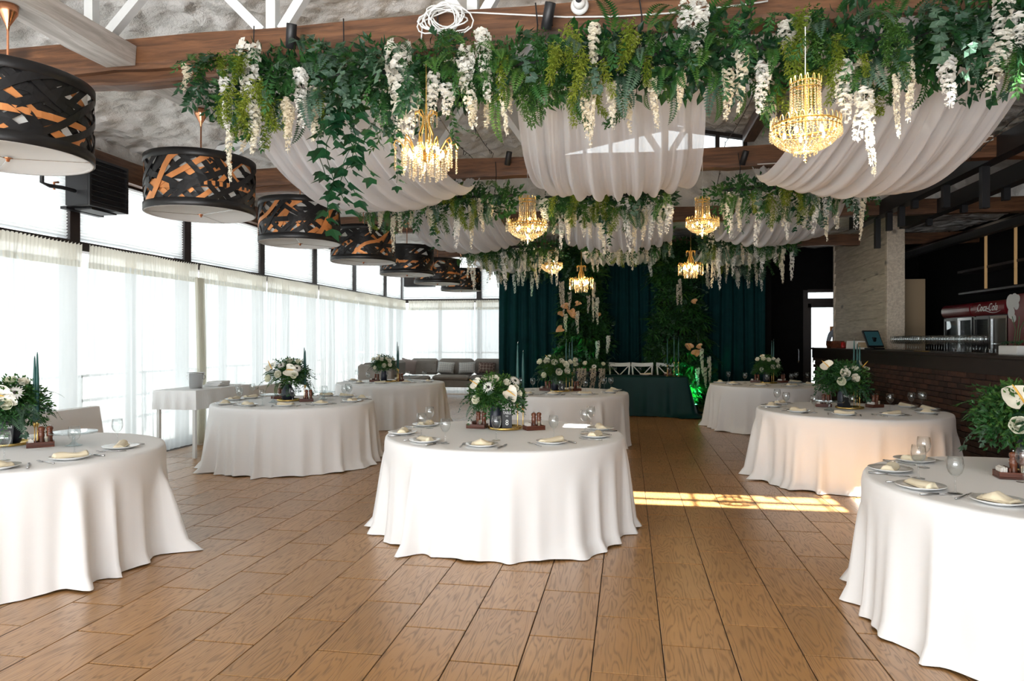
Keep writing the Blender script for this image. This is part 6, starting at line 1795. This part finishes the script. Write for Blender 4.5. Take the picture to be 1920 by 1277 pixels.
t = T('fan_heater', 'second dark fan heater half hidden behind the farthest lamps', 'heater', ony(795, 528, 18.9))
MB().box(-.55, .30, -.15, .15, -.15, .2, bev=.01).build('casing', M['black'], t); MB().box(-.5, .25, -.17, -.15, -.1, .15).build('grille', M['darkframe'], t); MB().box(-.15, -.05, 0, .35, .0, .05).build('bracket', M['black'], t)

# ================================================================== SMALL THINGS on the beams
def spot(u, v, y, lab, a=0):
    p = ony(u, v, y)
    t = T('spotlight', lab, 'spotlight', p, a, group='black beam spotlights')
    MB().lathe([(.001, -.085), (.03, -.085), (.037, -.08), (.037, .08), (.034, .085), (.03, .07), (.001, .06)], 18, cap0=False, cap1=False).build('spotlight_head', M['black'], t, smooth=True, rot=(.35, .25, 0))
    MB().box(-.02, .02, .02, .11, -.02, .02).build('bracket', M['black'], t)
spot(546, 68, 4.62, 'black cylinder spotlight on the nearest beam above the left garland end')
spot(1028, 30, 4.62, 'black cylinder spotlight on the nearest beam beside the white camera')
spot(1395, 296, 8.52, 'black cylinder spotlight on the second beam right of the gable window')
spot(953, 297, 8.52, 'small black spotlight on the second beam left of the widest drape')
p = ony(1087, 12, 4.70)
t = T('security_camera', 'white round security camera on the nearest beam', 'camera', p)
MB().lathe([(.001, -.0), (.06, 0), (.062, .01), (.05, .025), (.001, .03)], 24).build('mounting_ring', M['white'], t, rot=(PI / 2, 0, 0), smooth=True)
MB().ball((0, -.05, .0), .042, 16, 10).build('camera_ball', M['white'], t, smooth=True); MB().lathe([(.001, 0), (.02, .0), (.022, -.006), (.001, -.006)], 16).build('lens', M['black'], t, loc=(.0, -.092, .0), rot=(-PI / 2, 0, 0))
p = ony(835, 38, 4.66); q = random.Random(8); pts = []
for k in range(150):
    a = k * .42; r1 = .13 + .05 * sin(k * .31); pts.append((p.x + r1 * cos(a) + .03 * sin(k * .17), p.y - .03 + .03 * sin(k * .77), p.z + .085 * sin(a + .3 * sin(k * .11)) + .02 * cos(k * .23)))
MB().tube(pts, .0055, 5).build('cable_coil', M['white'], smooth=True, label='tangled coil of white cable tied to the nearest beam', cat='cable')
pts = [ony(u, v, 4.715) for u, v in ((790, 75), (793, 30), (830, 22), (900, 24), (980, 28), (1060, 32), (1150, 31), (1250, 25), (1400, 8), (1440, 2))]
MB().tube(pts, .006, 5).build('white_cable', M['white'], smooth=True, label='white cable strung along the face of the nearest beam', cat='cable')
def fairy(pts, lab, sd):
    q = random.Random(sd); t = T('fairy_light_cable', lab, 'cable', pts[0], group='fairy light cables')
    o0 = Vector(pts[0]); P = [Vector(p) - o0 for p in pts]; fine = []
    for a, b in zip(P, P[1:]):
        for k in range(8): fine.append(a.lerp(b, k / 8) + Vector((0, 0, -.05 * sin(PI * k / 8))))
    fine.append(P[-1]); MB().tube(fine, .005, 4).build('wire', M['black'], t)
    m = MB()
    for p in fine[::1]: m.tube([p, p + Vector((q.uniform(-.03, .03), q.uniform(-.02, .02), q.uniform(-.06, .03)))], .004, 4)
    m.build('light_tips', M['black'], t, kind='stuff')
fairy([ony(870, 200, 4.95), ony(925, 288, 8.7)], 'black fairy-light cable running from the front garland past the glowing left chandelier', 1)
fairy([ony(815, 205, 4.95), ony(880, 290, 8.7), ony(985, 395, 12.4)], 'black fairy-light cable passing behind the left chandelier to the third beam', 2)
fairy([ony(1450, 100, 4.95), ony(1360, 268, 8.7), ony(1335, 385, 12.4)], 'black fairy-light cable running beside the gable window', 3)
fairy([ony(1920, 205, 5.4), ony(1760, 330, 8.6)], 'black cable running at right toward the bar frame', 4)
# white bracket cables on the second beam at right
MB().tube([ony(1420, 308, 8.55), ony(1560, 300, 8.55), ony(1790, 282, 8.55), ony(1862, 262, 8.55), ony(1862, 255, 8.55), ony(1800, 262, 8.55)], .006, 4).build('white_cable', M['white'], label='white cable looped along the second beam at right', cat='cable')

# ================================================================== PERSON behind the bar end
def person():
    c = Vector((5.22, 18.45, .27)); s = 1.0
    V = [(0, 0, .96), (0, 0, 1.15), (0, .01, 1.35), (0, .01, 1.48), (0, -.01, 1.57), (0, -.02, 1.66), (0, -.02, 1.76),
         (-.10, 0, .92), (-.11, .01, .50), (-.11, .04, .08), (-.11, -.12, .04), (.10, 0, .92), (.11, .01, .50), (.11, .04, .08), (.11, -.12, .04),
         (-.19, .01, 1.45), (-.27, .02, 1.17), (-.22, -.14, .98), (.19, .01, 1.45), (.27, .02, 1.17), (.22, -.14, .98), (-.17, -.22, .95), (.17, -.22, .95)]
    Ed = [(0, 1), (1, 2), (2, 3), (3, 4), (4, 5), (5, 6), (0, 7), (7, 8), (8, 9), (9, 10), (0, 11), (11, 12), (12, 13), (13, 14), (3, 15), (15, 16), (16, 17), (17, 21), (3, 18), (18, 19), (19, 20), (20, 22)]
    Rr = [(.16, .11), (.15, .10), (.18, .11), (.13, .09), (.055, .055), (.078, .09), (.07, .085), (.09, .09), (.06, .06), (.045, .045), (.04, .03), (.09, .09), (.06, .06), (.045, .045), (.04, .03),
          (.07, .07), (.05, .05), (.036, .036), (.07, .07), (.05, .05), (.036, .036), (.03, .02), (.03, .02)]
    t = T('person', 'person in a grey-blue shirt standing behind the bar end by the doorway', 'person', c, .15)
    me = bpy.data.meshes.new('body'); me.from_pydata(V, Ed, [])
    me.materials.append(M['shirt'])
    o = O('body', me, t)
    md = o.modifiers.new('skin', 'SKIN'); md.use_smooth_shade = True
    for i, r in enumerate(Rr): me.skin_vertices[0].data[i].radius = r
    me.skin_vertices[0].data[0].use_root = True
    sd_ = o.modifiers.new('sub', 'SUBSURF'); sd_.levels = 1; sd_.render_levels = 1
    MB().ball((0, -.025, 1.72), .098, 18, 12, (.85, 1, 1.2)).build('head', M['skin'], t, smooth=True)
    MB().ball((0, -.005, 1.755), .102, 18, 12, (.88, 1, 1.0)).build('hair', M['flowereye'], t, smooth=True)
    hm = MB()
    for s_ in (-1, 1):
        for k in range(4): hm.tube([(s_ * (.175 - .012 * k), -.23, .955), (s_ * (.17 - .014 * k), -.28, .945), (s_ * (.165 - .014 * k), -.31 + .006 * abs(k - 1.5), .925)], [.010, .009, .006], 6)
        hm.tube([(s_ * .15, -.22, .955), (s_ * .125, -.25, .95)], [.011, .008], 6)
    hm.build('fingers', M['skin'], t, smooth=True)
    nose = MB().tube([(0, -.115, 1.73), (0, -.135, 1.70)], [.010, .014], 8); nose.ball((-.03, -.105, 1.735), .012, 8, 6); nose.ball((.03, -.105, 1.735), .012, 8, 6); nose.build('face', M['skin'], t, smooth=True)
person()
